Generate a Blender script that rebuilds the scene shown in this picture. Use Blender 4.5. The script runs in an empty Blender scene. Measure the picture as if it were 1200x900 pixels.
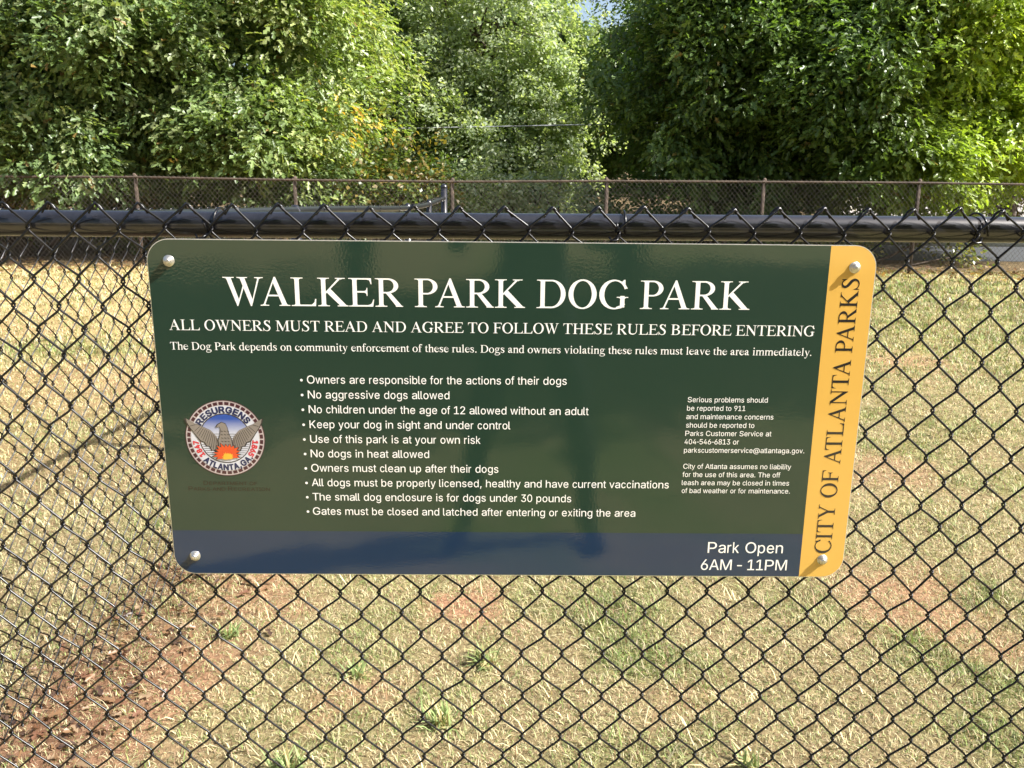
import bpy, bmesh, math, random
import numpy as np
from mathutils import Vector, Matrix

SC = bpy.context.scene
COL = SC.collection
rad = math.radians

# ------------------------------------------------------------------ camera
EYE = 1.42
cam = bpy.data.objects.new('camera', bpy.data.cameras.new('camera'))
COL.objects.link(cam)
cam.data.sensor_width = 36.0
cam.data.lens = 29.7
cam.data.clip_start = 0.05
cam.data.clip_end = 2000
YAW, PITCH, ROLL = rad(-0.6042), rad(13.7479), rad(0.5954)
cam.matrix_world = (Matrix.Translation((0, 0, EYE)) @ Matrix.Rotation(YAW, 4, 'Z')
                    @ Matrix.Rotation(math.pi/2 - PITCH, 4, 'X') @ Matrix.Rotation(ROLL, 4, 'Z'))
SC.camera = cam

# ------------------------------------------------------------------ sky and sun
TO_SUN = Vector((1.0, -0.27, 1.0)).normalized()
world = bpy.data.worlds.new('World')
SC.world = world
world.use_nodes = True
wn = world.node_tree
bg = wn.nodes['Background']
sky = wn.nodes.new('ShaderNodeTexSky')
sky.sky_type = 'NISHITA'
sky.sun_disc = False
sky.sun_elevation = math.asin(TO_SUN.z)
sky.sun_rotation = math.atan2(TO_SUN.x, TO_SUN.y)
sky.air_density = 1.0
sky.dust_density = 4.0
wn.links.new(sky.outputs['Color'], bg.inputs['Color'])
bg.inputs['Strength'].default_value = 0.10
sun = bpy.data.objects.new('sun', bpy.data.lights.new('sun', 'SUN'))
COL.objects.link(sun)
sun.data.energy = 5.0
sun.data.angle = rad(0.53)
sun.data.color = (1.0, 0.98, 0.935)
sun.rotation_euler = TO_SUN.to_track_quat('Z', 'Y').to_euler()
SC.view_settings.view_transform = 'Standard'
SC.view_settings.look = 'None'
SC.view_settings.exposure = 1.38
SC.view_settings.gamma = 1.0
SC.view_settings.use_curve_mapping = False
SC.cycles.max_bounces = 8
SC.cycles.transparent_max_bounces = 8

# ------------------------------------------------------------------ helpers
def link(o, parent=None):
    COL.objects.link(o)
    if parent is not None:
        o.parent = parent
    return o

def tag(o, label=None, cat=None, group=None, kind=None):
    if label: o['label'] = label
    if cat: o['category'] = cat
    if group: o['group'] = group
    if kind: o['kind'] = kind
    return o

def empty(name, loc=(0, 0, 0), rz=0.0):
    o = bpy.data.objects.new(name, None)
    o.empty_display_size = 0.1
    o.location = loc
    o.rotation_euler = (0, 0, rz)
    return link(o)

def mesh_np(name, V, F, mat, parent=None, col=None, smooth=False):
    """V (n,3); F list of (m,k) int arrays (k = 3 or 4)."""
    if not isinstance(F, list): F = [F]
    me = bpy.data.meshes.new(name)
    V = np.ascontiguousarray(V, np.float32)
    F = [np.asarray(f, np.int32) for f in F if len(f)]
    nl = sum(f.size for f in F); nf = sum(len(f) for f in F)
    me.vertices.add(len(V)); me.loops.add(nl); me.polygons.add(nf)
    me.vertices.foreach_set('co', V.ravel())
    me.loops.foreach_set('vertex_index', np.concatenate([f.ravel() for f in F]))
    sizes = np.concatenate([np.full(len(f), f.shape[1]) for f in F])
    st = np.zeros(nf, np.int32); st[1:] = np.cumsum(sizes)[:-1]
    me.polygons.foreach_set('loop_start', st)
    if smooth:
        me.polygons.foreach_set('use_smooth', np.ones(nf, bool))
    if col is not None:
        a = me.attributes.new('tint', 'FLOAT_COLOR', 'POINT')
        c4 = np.ones((len(V), 4), np.float32); c4[:, :3] = col
        a.data.foreach_set('color', c4.ravel())
    me.update(calc_edges=True)
    me.validate()
    if mat: me.materials.append(mat)
    return link(bpy.data.objects.new(name, me), parent)

class Geo:
    """collects polylines as tubes, boxes and polygons into one mesh"""
    def __init__(self): self.V = []; self.F4 = []; self.F3 = []; self.n = 0
    def add(self, V, F4=None, F3=None):
        self.V.append(np.asarray(V, float))
        if F4 is not None and len(F4): self.F4.append(np.asarray(F4) + self.n)
        if F3 is not None and len(F3): self.F3.append(np.asarray(F3) + self.n)
        self.n += len(V)
    def tube(self, P, r, k=6, caps=True):
        P = np.asarray(P, float); n = len(P)
        r = np.broadcast_to(np.asarray(r, float), (n,))
        T = np.gradient(P, axis=0); T /= np.linalg.norm(T, axis=1)[:, None] + 1e-12
        ref = np.array([0, 0, 1.0]) if abs(T[:, 2]).mean() < 0.8 else np.array([0.0, 1, 0])
        A = np.cross(T, ref); A /= np.linalg.norm(A, axis=1)[:, None] + 1e-12
        B = np.cross(T, A)
        ang = np.arange(k) * 2 * math.pi / k
        V = P[:, None] + r[:, None, None] * (np.cos(ang)[None, :, None] * A[:, None] + np.sin(ang)[None, :, None] * B[:, None])
        V = V.reshape(-1, 3)
        i = np.arange(n - 1)[:, None] * k; j = np.arange(k)[None, :]; j2 = (j + 1) % k
        F = np.stack([i + j, i + j2, i + k + j2, i + k + j], -1).reshape(-1, 4)
        F3 = []
        if caps:
            V = np.vstack([V, P[:1], P[-1:]])
            a, b = n * k, n * k + 1
            for q in range(k):
                F3.append((a, (q + 1) % k, q)); F3.append((b, (n - 1) * k + q, (n - 1) * k + (q + 1) % k))
        self.add(V, F, F3)
        return self
    def box(self, lo, hi):
        x0, y0, z0 = lo; x1, y1, z1 = hi
        V = [(x0, y0, z0), (x1, y0, z0), (x1, y1, z0), (x0, y1, z0), (x0, y0, z1), (x1, y0, z1), (x1, y1, z1), (x0, y1, z1)]
        self.add(V, [(0, 3, 2, 1), (4, 5, 6, 7), (0, 1, 5, 4), (1, 2, 6, 5), (2, 3, 7, 6), (3, 0, 4, 7)])
        return self
    def lathe(self, prof, c, axis, k=16):
        """prof: list of (radius, height) along axis from c"""
        ax = Vector(axis).normalized()
        a = ax.orthogonal().normalized(); b = ax.cross(a)
        c = Vector(c); V = []
        for (r, hgt) in prof:
            for q in range(k):
                t = 2 * math.pi * q / k
                V.append(c + ax * hgt + (a * math.cos(t) + b * math.sin(t)) * r)
        F = []
        for i in range(len(prof) - 1):
            for q in range(k):
                q2 = (q + 1) % k
                F.append((i*k+q, i*k+q2, (i+1)*k+q2, (i+1)*k+q))
        V = [tuple(v) for v in V]; n = len(V)
        V.append(tuple(c + ax * prof[-1][1])); 
        F3 = [((len(prof)-1)*k+q, (len(prof)-1)*k+(q+1) % k, n) for q in range(k)]
        self.add(V, F, F3)
        return self
    def build(self, name, mat, parent=None, smooth=True):
        F = []
        if self.F4: F.append(np.vstack(self.F4))
        if self.F3: F.append(np.vstack(self.F3))
        return mesh_np(name, np.vstack(self.V), F, mat, parent, smooth=smooth)

# ------------------------------------------------------------------ materials
def mat_new(name):
    m = bpy.data.materials.new(name); m.use_nodes = True
    nt = m.node_tree
    return m, nt, nt.nodes['Principled BSDF']

def simple(name, col, rough=0.5, metal=0.0, spec=0.5, noise=None, bump=None, coat=0.0, coat_rough=0.03):
    """noise = (scale, dark factor, light factor): real wear and blotches; bump = (scale, strength, distance)"""
    m, nt, b = mat_new(name)
    b.inputs['Base Color'].default_value = (*col, 1)
    b.inputs['Roughness'].default_value = rough
    b.inputs['Metallic'].default_value = metal
    b.inputs['Specular IOR Level'].default_value = spec
    b.inputs['Coat Weight'].default_value = coat
    b.inputs['Coat Roughness'].default_value = coat_rough
    tc = nt.nodes.new('ShaderNodeTexCoord')
    if noise:
        n = nt.nodes.new('ShaderNodeTexNoise'); n.inputs['Scale'].default_value = noise[0]; n.inputs['Detail'].default_value = 6
        nt.links.new(tc.outputs['Object'], n.inputs['Vector'])
        r = nt.nodes.new('ShaderNodeValToRGB')
        r.color_ramp.elements[0].position = 0.3; r.color_ramp.elements[1].position = 0.72
        r.color_ramp.elements[0].color = (*[c * noise[1] for c in col], 1)
        r.color_ramp.elements[1].color = (*[min(1, c * noise[2]) for c in col], 1)
        nt.links.new(n.outputs['Fac'], r.inputs['Fac']); nt.links.new(r.outputs['Color'], b.inputs['Base Color'])
    if bump:
        n2 = nt.nodes.new('ShaderNodeTexNoise'); n2.inputs['Scale'].default_value = bump[0]; n2.inputs['Detail'].default_value = 3
        nt.links.new(tc.outputs['Object'], n2.inputs['Vector'])
        bp = nt.nodes.new('ShaderNodeBump'); bp.inputs['Strength'].default_value = bump[1]; bp.inputs['Distance'].default_value = bump[2]
        nt.links.new(n2.outputs['Fac'], bp.inputs['Height']); nt.links.new(bp.outputs['Normal'], b.inputs['Normal'])
    return m

def foliage_mat(name, trans=0.42, rough=0.40, spec=0.5, tgain=(1.25, 1.35, 0.5)):
    m, nt, b = mat_new(name)
    at = nt.nodes.new('ShaderNodeAttribute'); at.attribute_name = 'tint'
    nt.links.new(at.outputs['Color'], b.inputs['Base Color'])
    b.inputs['Roughness'].default_value = rough
    b.inputs['Specular IOR Level'].default_value = spec
    tr = nt.nodes.new('ShaderNodeBsdfTranslucent')
    mul = nt.nodes.new('ShaderNodeMixRGB'); mul.blend_type = 'MULTIPLY'; mul.inputs['Fac'].default_value = 1
    mul.inputs['Color2'].default_value = (*tgain, 1)
    nt.links.new(at.outputs['Color'], mul.inputs['Color1']); nt.links.new(mul.outputs['Color'], tr.inputs['Color'])
    mx = nt.nodes.new('ShaderNodeMixShader'); mx.inputs['Fac'].default_value = trans
    nt.links.new(b.outputs[0], mx.inputs[1]); nt.links.new(tr.outputs[0], mx.inputs[2])
    nt.links.new(mx.outputs[0], nt.nodes['Material Output'].inputs['Surface'])
    return m

def print_mat(name, col, rough=0.35):
    """printed aluminium under a clear glossy film: fine orange peel and slow waviness in the film"""
    m, nt, b = mat_new(name)
    b.inputs['Base Color'].default_value = (*col, 1)
    b.inputs['Roughness'].default_value = rough
    b.inputs['Specular IOR Level'].default_value = 0.55
    b.inputs['Coat Weight'].default_value = 1.0
    b.inputs['Coat IOR'].default_value = 1.52
    b.inputs['Coat Roughness'].default_value = 0.02
    b.inputs['Roughness'].default_value = 0.5
    b.inputs['Specular IOR Level'].default_value = 0.25
    tc = nt.nodes.new('ShaderNodeTexCoord')
    n = nt.nodes.new('ShaderNodeTexNoise'); n.inputs['Scale'].default_value = 260; n.inputs['Detail'].default_value = 1.5
    n3 = nt.nodes.new('ShaderNodeTexNoise'); n3.inputs['Scale'].default_value = 7; n3.inputs['Detail'].default_value = 1
    nt.links.new(tc.outputs['Object'], n.inputs['Vector']); nt.links.new(tc.outputs['Object'], n3.inputs['Vector'])
    b1 = nt.nodes.new('ShaderNodeBump'); b1.inputs['Strength'].default_value = 0.085; b1.inputs['Distance'].default_value = 0.0006
    b2 = nt.nodes.new('ShaderNodeBump'); b2.inputs['Strength'].default_value = 0.25; b2.inputs['Distance'].default_value = 0.004
    nt.links.new(n3.outputs['Fac'], b2.inputs['Height'])
    nt.links.new(n.outputs['Fac'], b1.inputs['Height']); nt.links.new(b2.outputs['Normal'], b1.inputs['Normal'])
    nt.links.new(b1.outputs['Normal'], b.inputs['Coat Normal'])
    # handling marks and a little dust in the film
    n4 = nt.nodes.new('ShaderNodeTexNoise'); n4.inputs['Scale'].default_value = 18; n4.inputs['Detail'].default_value = 8; n4.inputs['Roughness'].default_value = .7
    nt.links.new(tc.outputs['Object'], n4.inputs['Vector'])
    mr = nt.nodes.new('ShaderNodeMapRange'); mr.inputs['From Min'].default_value = .45; mr.inputs['From Max'].default_value = .75
    mr.inputs['To Min'].default_value = .015; mr.inputs['To Max'].default_value = .09
    nt.links.new(n4.outputs['Fac'], mr.inputs['Value']); nt.links.new(mr.outputs[0], b.inputs['Coat Roughness'])
    return m

M = {}
M['vinyl'] = simple('black_vinyl', (0.013, 0.013, 0.016), 0.22, spec=.75, noise=(60, .75, 1.4), bump=(120, .12, .0004))
M['vinyl_wire'] = simple('black_vinyl_wire', (0.005, 0.005, 0.006), 0.27, spec=.34)
M['old_vinyl'] = simple('weathered_black_vinyl', (0.012, 0.0125, 0.014), 0.36, noise=(40, .7, 1.4))
M['rust'] = simple('weathered_rusty_steel', (0.066, 0.046, 0.033), 0.85, .1, noise=(9, .5, 1.7))
M['rust_wire'] = simple('weathered_wire', (0.065, 0.055, 0.046), 0.8, .1)
M['edge'] = simple('bare_aluminium', (0.72, 0.72, 0.70), 0.35, .6)
M['zinc'] = simple('zinc_plated_steel', (0.62, 0.60, 0.56), 0.34, .85, noise=(220, .7, 1.15), bump=(500, .3, .0005))
M['green'] = print_mat('green_print', (0.009, 0.031, 0.0195))
M['blue'] = print_mat('navy_print', (0.003, 0.021, 0.062))
M['yellow'] = print_mat('yellow_print', (0.64, 0.375, 0.075))
M['white'] = print_mat('white_print', (0.86, 0.86, 0.86))
M['black'] = print_mat('black_print', (0.012, 0.010, 0.010))
M['brown'] = print_mat('brown_print', (0.010, 0.007, 0.004))
M['navy'] = print_mat('dark_navy_print', (0.012, 0.018, 0.075))
M['red'] = print_mat('red_print', (0.55, 0.035, 0.05))
M['maroon'] = print_mat('maroon_print', (0.055, 0.014, 0.022))
M['pink'] = print_mat('pale_pink_print', (0.46, 0.39, 0.40))
M['seal_white'] = print_mat('cool_white_print', (0.56, 0.57, 0.64))
M['grey'] = print_mat('warm_grey_print', (0.22, 0.19, 0.17))
M['line'] = print_mat('dark_line_print', (0.035, 0.028, 0.028))
M['orange'] = print_mat('orange_print', (0.62, 0.085, 0.022))
M['flame'] = print_mat('flame_yellow_print', (0.78, 0.40, 0.04))
M['bark'] = simple('bark', (0.075, 0.056, 0.042), 0.9, spec=.2, noise=(14, .5, 1.5), bump=(30, .8, .02))
M['leaf'] = foliage_mat('leaf')
M['pale_leaf'] = foliage_mat('pale_leaf', trans=.52, rough=.45)
M['grass'] = foliage_mat('grass_blade', trans=0.25, rough=0.6, spec=.3, tgain=(1.1, 1.1, .8))
M['cable'] = simple('grey_cable', (0.32, 0.33, 0.34), 0.5)

# ------------------------------------------------------------------ numpy value noise
_rng = np.random.default_rng(7)
_tab = _rng.random((256, 256))
def vnoise(x, y, s):
    x = np.asarray(x) * s + 57.3; y = np.asarray(y) * s + 91.7
    i = np.floor(x).astype(int); j = np.floor(y).astype(int)
    fx = x - i; fy = y - j
    fx = fx*fx*(3-2*fx); fy = fy*fy*(3-2*fy)
    t = lambda a, b: _tab[a & 255, b & 255]
    return (t(i, j)*(1-fx)+t(i+1, j)*fx)*(1-fy) + (t(i, j+1)*(1-fx)+t(i+1, j+1)*fx)*fy
def fbm(x, y, s, n=4):
    v = 0; a = .5; tot = 0
    for k in range(n):
        v = v + a*vnoise(x+k*13.1, y-k*7.7, s*2**k); tot += a; a *= .55
    return v/tot
def sstep(a, b, x):
    t = np.clip((x-a)/(b-a), 0, 1); return t*t*(3-2*t)

# ------------------------------------------------------------------ ground
def ground_z(x, y):
    near = sstep(-16, -10, x)*(1-sstep(10, 16, x))*sstep(-3, 0, y)*(1-sstep(13.5, 16, y))
    z = (fbm(x, y, .9, 3)-.5)*.05*near
    z = z - .10*np.exp(-((y-7.0)**2)/6.0)*np.exp(-((x+.8)**2)/2.5)
    z = z + sstep(30, 70, y)*2.2*sstep(-12, 0, x)
    return z

CLAY = [(-.10, 2.62, .16, .9), (1.42, 2.62, .32, .62), (1.15, 2.95, .20, .42), (-1.02, 2.15, .32, .75), (-.92, 2.75, .25, .6), (-1.12, 1.7, .30, .8),
        (-.45, 2.10, .16, .5), (3.1, 6.6, .55, .5), (.25, 1.72, .14, .5), (-.2, 1.65, .12, .5), (.55, 2.1, .15, .35), (-2.6, 6.3, .8, .3), (1.9, 4.1, .35, .35)]
def side_x(y): return -1.36 + .09*y
def lawn(x, y):
    """clay amount, green amount, straw tone for a ground point"""
    n1 = fbm(x, y, 1.1); n2 = fbm(x+31, y+5, 3.3); n3 = fbm(x-9, y+17, .35)
    clay = np.zeros_like(n1)
    for cx, cy, r, a in CLAY:
        d = np.hypot(x-cx, y-cy)/r + (n2-.5)*1.5+(fbm(x, y+40, 11, 3)-.5)*1.5
        clay = np.maximum(clay, a*(1-sstep(.45, 1.15, d)))
    sx = x-side_x(y)
    strip = np.exp(-((sx+.05+(n2-.5)*.30)/(.16+.10*(1-sstep(2.2, 3.4, y))))**2)*(.6+.9*fbm(x+3, y, 7, 3))*(y < 8.6)*(y > 1)
    green = sstep(.50, .64, n1*.62+n2*.38) * .60
    green = green*(.35+.65*sstep(-2.2, .2, x))
    green = green + .62*sstep(-.6, 3.5, x)*sstep(4.0, 7.5, y)*sstep(.30, .58, n3+.2*n2)
    green = green + .50*(1-sstep(2.2, 3.6, y))*sstep(-.9, -.2, x)*sstep(.46, .60, n2)
    green = green + .85*np.exp(-(((x+3.7)/1.4)**2+((y-6.9)/.42)**2)) 
    green = np.clip(green*(1-clay), 0, 1)
    return clay, strip, green, n1, n2

STRAW = np.array([.63, .525, .295]); STRAW_W = np.array([.68, .515, .265]); GREEN = np.array([.335, .365, .135])
THATCH = np.array([.30, .20, .105]); CLAYC = np.array([.40, .215, .135]); DIRT = np.array([.205, .115, .072])
def lawn_color(x, y, blade=False):
    clay, strip, green, n1, n2 = lawn(x, y)
    w = (1-sstep(-1.8, .5, x))*sstep(2.5, 5, y)
    base = STRAW[None]*(1-w[:, None])+STRAW_W[None]*w[:, None]
    base = base*(.78+.44*n2)[:, None]
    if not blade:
        bare = 1-sstep(.9, 1.5, y)[:, None]      # no blades built here, soil kept lighter for the mirror image
        base = base*np.maximum(.40+.30*sstep(4, 11, y)[:, None], .82*bare) + THATCH[None]*.16  # shade in the gaps between blades put into the soil colour
    fg = sstep(3.5, 7, y)[:, None]
    gcol_ = GREEN[None]*(1-fg)+np.array([[.45, .44, .165]])*fg      # the far lawn is a yellower green
    if not blade: gcol_ = gcol_*np.where(y < 1.2, 1.0, .6)[:, None]  # same gap shade put into the green ground tone
    c = base*(1-green[:, None])+gcol_*green[:, None]
    k = clay[:, None]*(.55 if blade else .95)
    c = c*(1-k)+CLAYC[None]*k*(.75+.5*n1)[:, None]
    k = np.minimum(1, strip[:, None])*(.62 if blade else .85)
    c = c*(1-k)+DIRT[None]*k
    return c

xs = np.concatenate([[-400, -250, -150, -90, -60, -40, -28, -20, -16], np.arange(-13, 13.01, .09), [16, 20, 28, 40, 60, 90, 150, 250, 400]])
ys = np.concatenate([[-400, -200, -100, -60, -40, -30, -22, -16, -12, -9, -7, -5, -4, -3, -2, -1.5], np.arange(-1, 14.6, .09), np.arange(15, 40, 1.0), [42, 46, 50, 55, 60, 70, 85, 110, 150, 220, 320, 450]])
gxx, gyy = np.meshgrid(xs, ys)
gx, gy = gxx.ravel(), gyy.ravel()
nx, ny = len(xs), len(ys)
ii = (np.arange(ny-1)[:, None]*nx + np.arange(nx-1)[None]).ravel()
gm, gnt, gb = mat_new('dry_lawn_soil')
_at = gnt.nodes.new('ShaderNodeAttribute'); _at.attribute_name = 'tint'
_tc = gnt.nodes.new('ShaderNodeTexCoord')
_n = gnt.nodes.new('ShaderNodeTexNoise'); _n.inputs['Scale'].default_value = 55; _n.inputs['Detail'].default_value = 6; _n.inputs['Roughness'].default_value = .7
gnt.links.new(_tc.outputs['Object'], _n.inputs['Vector'])
_rp = gnt.nodes.new('ShaderNodeValToRGB'); _rp.color_ramp.elements[0].position = .32; _rp.color_ramp.elements[1].position = .66
_rp.color_ramp.elements[0].color = (.38, .33, .28, 1); _rp.color_ramp.elements[1].color = (1.12, 1.1, 1.05, 1)
gnt.links.new(_n.outputs['Fac'], _rp.inputs['Fac'])
_mu = gnt.nodes.new('ShaderNodeMixRGB'); _mu.blend_type = 'MULTIPLY'; _mu.inputs['Fac'].default_value = 1
gnt.links.new(_at.outputs['Color'], _mu.inputs['Color1']); gnt.links.new(_rp.outputs['Color'], _mu.inputs['Color2'])
gnt.links.new(_mu.outputs['Color'], gb.inputs['Base Color'])
gb.inputs['Roughness'].default_value = .95; gb.inputs['Specular IOR Level'].default_value = .1
_bp = gnt.nodes.new('ShaderNodeBump'); _bp.inputs['Strength'].default_value = .9; _bp.inputs['Distance'].default_value = .02
gnt.links.new(_n.outputs['Fac'], _bp.inputs['Height']); gnt.links.new(_bp.outputs['Normal'], gb.inputs['Normal'])
gcol = lawn_color(gx, gy)
beyond = sstep(13.3, 13.9, gy)[:, None]
gcol = gcol*(1-beyond)+np.array([.16, .12, .07])[None]*beyond
ground = mesh_np('ground', np.stack([gx, gy, ground_z(gx, gy)], 1), np.stack([ii, ii+1, ii+nx+1, ii+nx], 1), gm, col=gcol, smooth=True)
tag(ground, kind='structure')

# asphalt lane, kerb and pale gravel lot beyond the back fence
def sheet(name, x0, x1, y0, y1, dz, mat, n=24, wob=0):
    X = np.linspace(x0, x1, n); Y = np.linspace(y0, y1, n)
    a, b = np.meshgrid(X, Y); a, b = a.ravel(), b.ravel()
    if wob: 
        edge = (np.abs(b-y0) < 1e-6)
        b = b + edge*(fbm(a, b, .6)-.5)*wob
    i = (np.arange(n-1)[:, None]*n+np.arange(n-1)[None]).ravel()
    o = mesh_np(name, np.stack([a, b, ground_z(a, b)+dz], 1), np.stack([i, i+1, i+n+1, i+n], 1), mat, smooth=True)
    return tag(o, kind='structure')
sheet('road', 4.2, 40, 15.6, 19.2, .006, simple('asphalt', (.035, .038, .045), .9, noise=(40, .7, 1.4)), 60)  # the lane's bluish shade is put into the asphalt colour
kb = Geo(); kb.box((7.5, 19.2, -.05), (40, 19.36, .13))
tag(kb.build('kerb', simple('concrete', (.42, .40, .37), .9, noise=(20, .8, 1.15)), smooth=False), kind='structure')
sheet('gravel_lot', 13.5, 44, 30, 45, .012, simple('pale_gravel', (.34, .31, .285), .95, noise=(6, .6, 1.2), bump=(25, .8, .03)), 60, wob=2)

# ------------------------------------------------------------------ grass
def blades(n, y0, y1, length, width, rng, tuft, dens_clay=.42, tall=0.0):
    half = .72
    nt = max(1, n//tuft)
    # tufts spread evenly over the visible wedge
    ty = np.sqrt(rng.random(nt)*(y1**2-y0**2)+y0**2)
    tx = (rng.random(nt)*2-1)*(ty*half+1.0)
    clay, strip, green, n1, n2 = lawn(tx, ty)
    keep = rng.random(nt) > np.maximum(clay*dens_clay, strip*.22)
    tx, ty = tx[keep], ty[keep]
    nt = len(tx)
    k = tuft
    ang0 = rng.random(nt)*6.283
    lean0 = rng.random(nt)
    bx = np.repeat(tx, k); by = np.repeat(ty, k)
    sp = length*.55
    bx = bx+rng.normal(0, sp, nt*k); by = by+rng.normal(0, sp, nt*k)
    ang = np.repeat(ang0, k)+rng.normal(0, 1.0, nt*k)
    g = np.repeat(green[keep] if len(green) != nt else green, k)
    ln = length*(.5+rng.random(nt*k))*(1+.35*g)*np.repeat(.65+.7*rng.random(nt), k)
    tilt = np.clip(rng.normal(1.0-.25*g, .36, nt*k), .1, 1.45)
    wd = width*(.6+.8*rng.random(nt*k))*(1+.35*g)
    m = nt*k
    dx, dy = np.cos(ang), np.sin(ang)
    px, py = -dy, dx
    curl = rng.random(m)*.6
    gz = ground_z(bx, by)-.004
    V = np.zeros((m, 5, 3), np.float32)
    for q, (f, w) in enumerate(((0, 1.0), (.55, .8))):
        h = np.sin(math.pi/2-tilt*(.8+.4*f*curl)); r = np.cos(math.pi/2-tilt*(.8+.4*f*curl))
        cx = bx+dx*ln*f*r; cy = by+dy*ln*f*r; cz = gz+ln*f*np.maximum(h, .08)
        V[:, q*2, 0] = cx+px*wd*w/2; V[:, q*2, 1] = cy+py*wd*w/2; V[:, q*2, 2] = cz
        V[:, q*2+1, 0] = cx-px*wd*w/2; V[:, q*2+1, 1] = cy-py*wd*w/2; V[:, q*2+1, 2] = cz
    h = np.sin(math.pi/2-tilt*(1+curl*.5)); r = np.cos(math.pi/2-tilt*(1+curl*.5))
    V[:, 4, 0] = bx+dx*ln*r; V[:, 4, 1] = by+dy*ln*r; V[:, 4, 2] = gz+ln*np.maximum(h, .02)
    c = lawn_color(bx, by, True)
    # single blades: some bleached, some still green, some dead brown
    u = rng.random(m)[:, None]
    c = np.where(u < .26, np.array([.60, .515, .32])[None]*(.8+.4*rng.random((m, 1)))*(1-.3*g[:, None]), c)
    c = np.where((u > .84-.2*g[:, None]), np.array([.19, .25, .075])[None]*(.8+.5*rng.random((m, 1))), c)
    c = np.where((u > .38) & (u < .56), np.array([.31, .315, .145])[None], c)
    c = np.where((u > .26) & (u < .38), np.array([.24, .15, .08])[None], c)
    c = np.where((u > .56) & (u < .62), np.array([.36, .24, .15])[None], c)
    c = c*(.62+.72*rng.random((m, 1)))
    return V, np.repeat(c, 5, 0)
def pack(parts):
    Vs = np.concatenate([p[0] for p in parts]); Cs = np.concatenate([p[1] for p in parts])
    m = len(Vs); b = np.arange(m)[:, None]*5
    F4 = b+np.array([[0, 1, 3, 2]]); F3 = b+np.array([[2, 3, 4]])
    return Vs.reshape(-1, 3), [F4, F3], Cs
rg = np.random.default_rng(11)
V_, F_, C_ = pack([blades(500000, 1.5, 3.6, .0175, .0020, rg, 7), blades(9000, 1.5, 3.8, .050, .0027, rg, 5), blades(290000, 3.2, 6.5, .023, .0034, rg, 7), blades(140000, 6, 10, .036, .0065, rg, 6), blades(90000, 9.5, 13.6, .045, .011, rg, 6)])
grass = mesh_np('grass', V_, F_, M['grass'], col=C_)
tag(grass, 'short dry straw coloured lawn grass covering the dog park ground', 'grass', kind='stuff')

# single green weed clumps that stand out of the dry lawn
def weed(x, y, size, n, seed, name='grass_clump', dry=False):
    r = np.random.default_rng(seed)
    m = n
    ang = r.random(m)*6.283; ln = size*(.5+.8*r.random(m)); tilt = np.clip(r.normal(.62, .34, m), .05, 1.3)
    ox = r.normal(0, size*.22, m); oy = r.normal(0, size*.22, m)
    V = np.zeros((m, 5, 3))
    dx, dy = np.cos(ang), np.sin(ang); wd = .0058*(.6+.8*r.random(m))
    for q, (f, w) in enumerate(((0, .7), (.5, 1.0))):
        rr = np.sin(tilt*(.75+.5*f)); hh = np.cos(tilt*(.75+.5*f))
        cx = ox+dx*ln*f*rr; cy = oy+dy*ln*f*rr; cz = ln*f*np.maximum(hh, .1)
        V[:, q*2] = np.stack([cx-dy*wd*w/2, cy+dx*wd*w/2, cz], 1); V[:, q*2+1] = np.stack([cx+dy*wd*w/2, cy-dx*wd*w/2, cz], 1)
    rr = np.sin(np.minimum(tilt*1.35, 1.5)); hh = np.cos(np.minimum(tilt*1.35, 1.5))
    V[:, 4] = np.stack([ox+dx*ln*rr, oy+dy*ln*rr, ln*np.maximum(hh, .05)], 1)
    base = np.array([.50, .42, .22]) if dry else np.array([.235, .305, .115])
    c = base[None]*(.6+.7*r.random((m, 1)))
    if not dry: c = np.where(r.random((m, 1)) < .3, np.array([.50, .42, .2])[None], c)
    Vv, F, C = pack([(V, np.repeat(c, 5, 0))])
    o = mesh_np(name, Vv, F, M['grass'], col=C)
    o.location = (x, y, float(ground_z(np.array([x]), np.array([y]))[0])-.003)
    return o

# ------------------------------------------------------------------ chain link fences
def chain_mesh(ncols, nrows, W, H, r, place, seed=1, k=5, d=.0026, e=.0012, loop=.0048, jit=.0012, knuckle=True, simple_wire=False):
    """zigzag wires hooked into their neighbours; place(s, z, depth) -> world. s from 0, z from 0 downwards."""
    rg = np.random.default_rng(seed)
    J = rg.normal(0, jit, (nrows+2, ncols+3, 2))
    g = Geo()
    for w in range(ncols):
        pts = []
        for row in range(nrows+1):
            right = (row+w) % 2 == 1
            c = w+1 if right else w
            s = 1 if right else -1
            x = c*W/2+J[row, c, 0]; z = -row*H/2+J[row, c, 1]
            a = 1 if right else -1          # depth side on arrival: the leg "\" lies at the back
            if simple_wire:
                pts.append((x, z, 0)); continue
            if row == 0 and knuckle:
                z -= .0065
                if right: pts += [(x+.013, z-.013, d+.002), (x+.006, z-.0015, d+.001), (x+.001, z+.0035, 0), (x-.004, z-.002, -d)]
                else: pts += [(x-.014, z-.013, d+.004), (x-.006, z-.001, d+.004), (x-.001, z+.004, d), (x+.005, z-.003, d)]
                continue
            pts += [(x+s*(e-.004), z+loop+.003, a*d), (x+s*e, z+loop*.6, a*d*.8), (x+s*(e+.0016), z, 0), (x+s*e, z-loop*.6, -a*d*.8), (x+s*(e-.004), z-loop-.003, -a*d)]
        P = place(np.array(pts, float))
        g.tube(P, r, k, caps=False)
    return g

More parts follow.
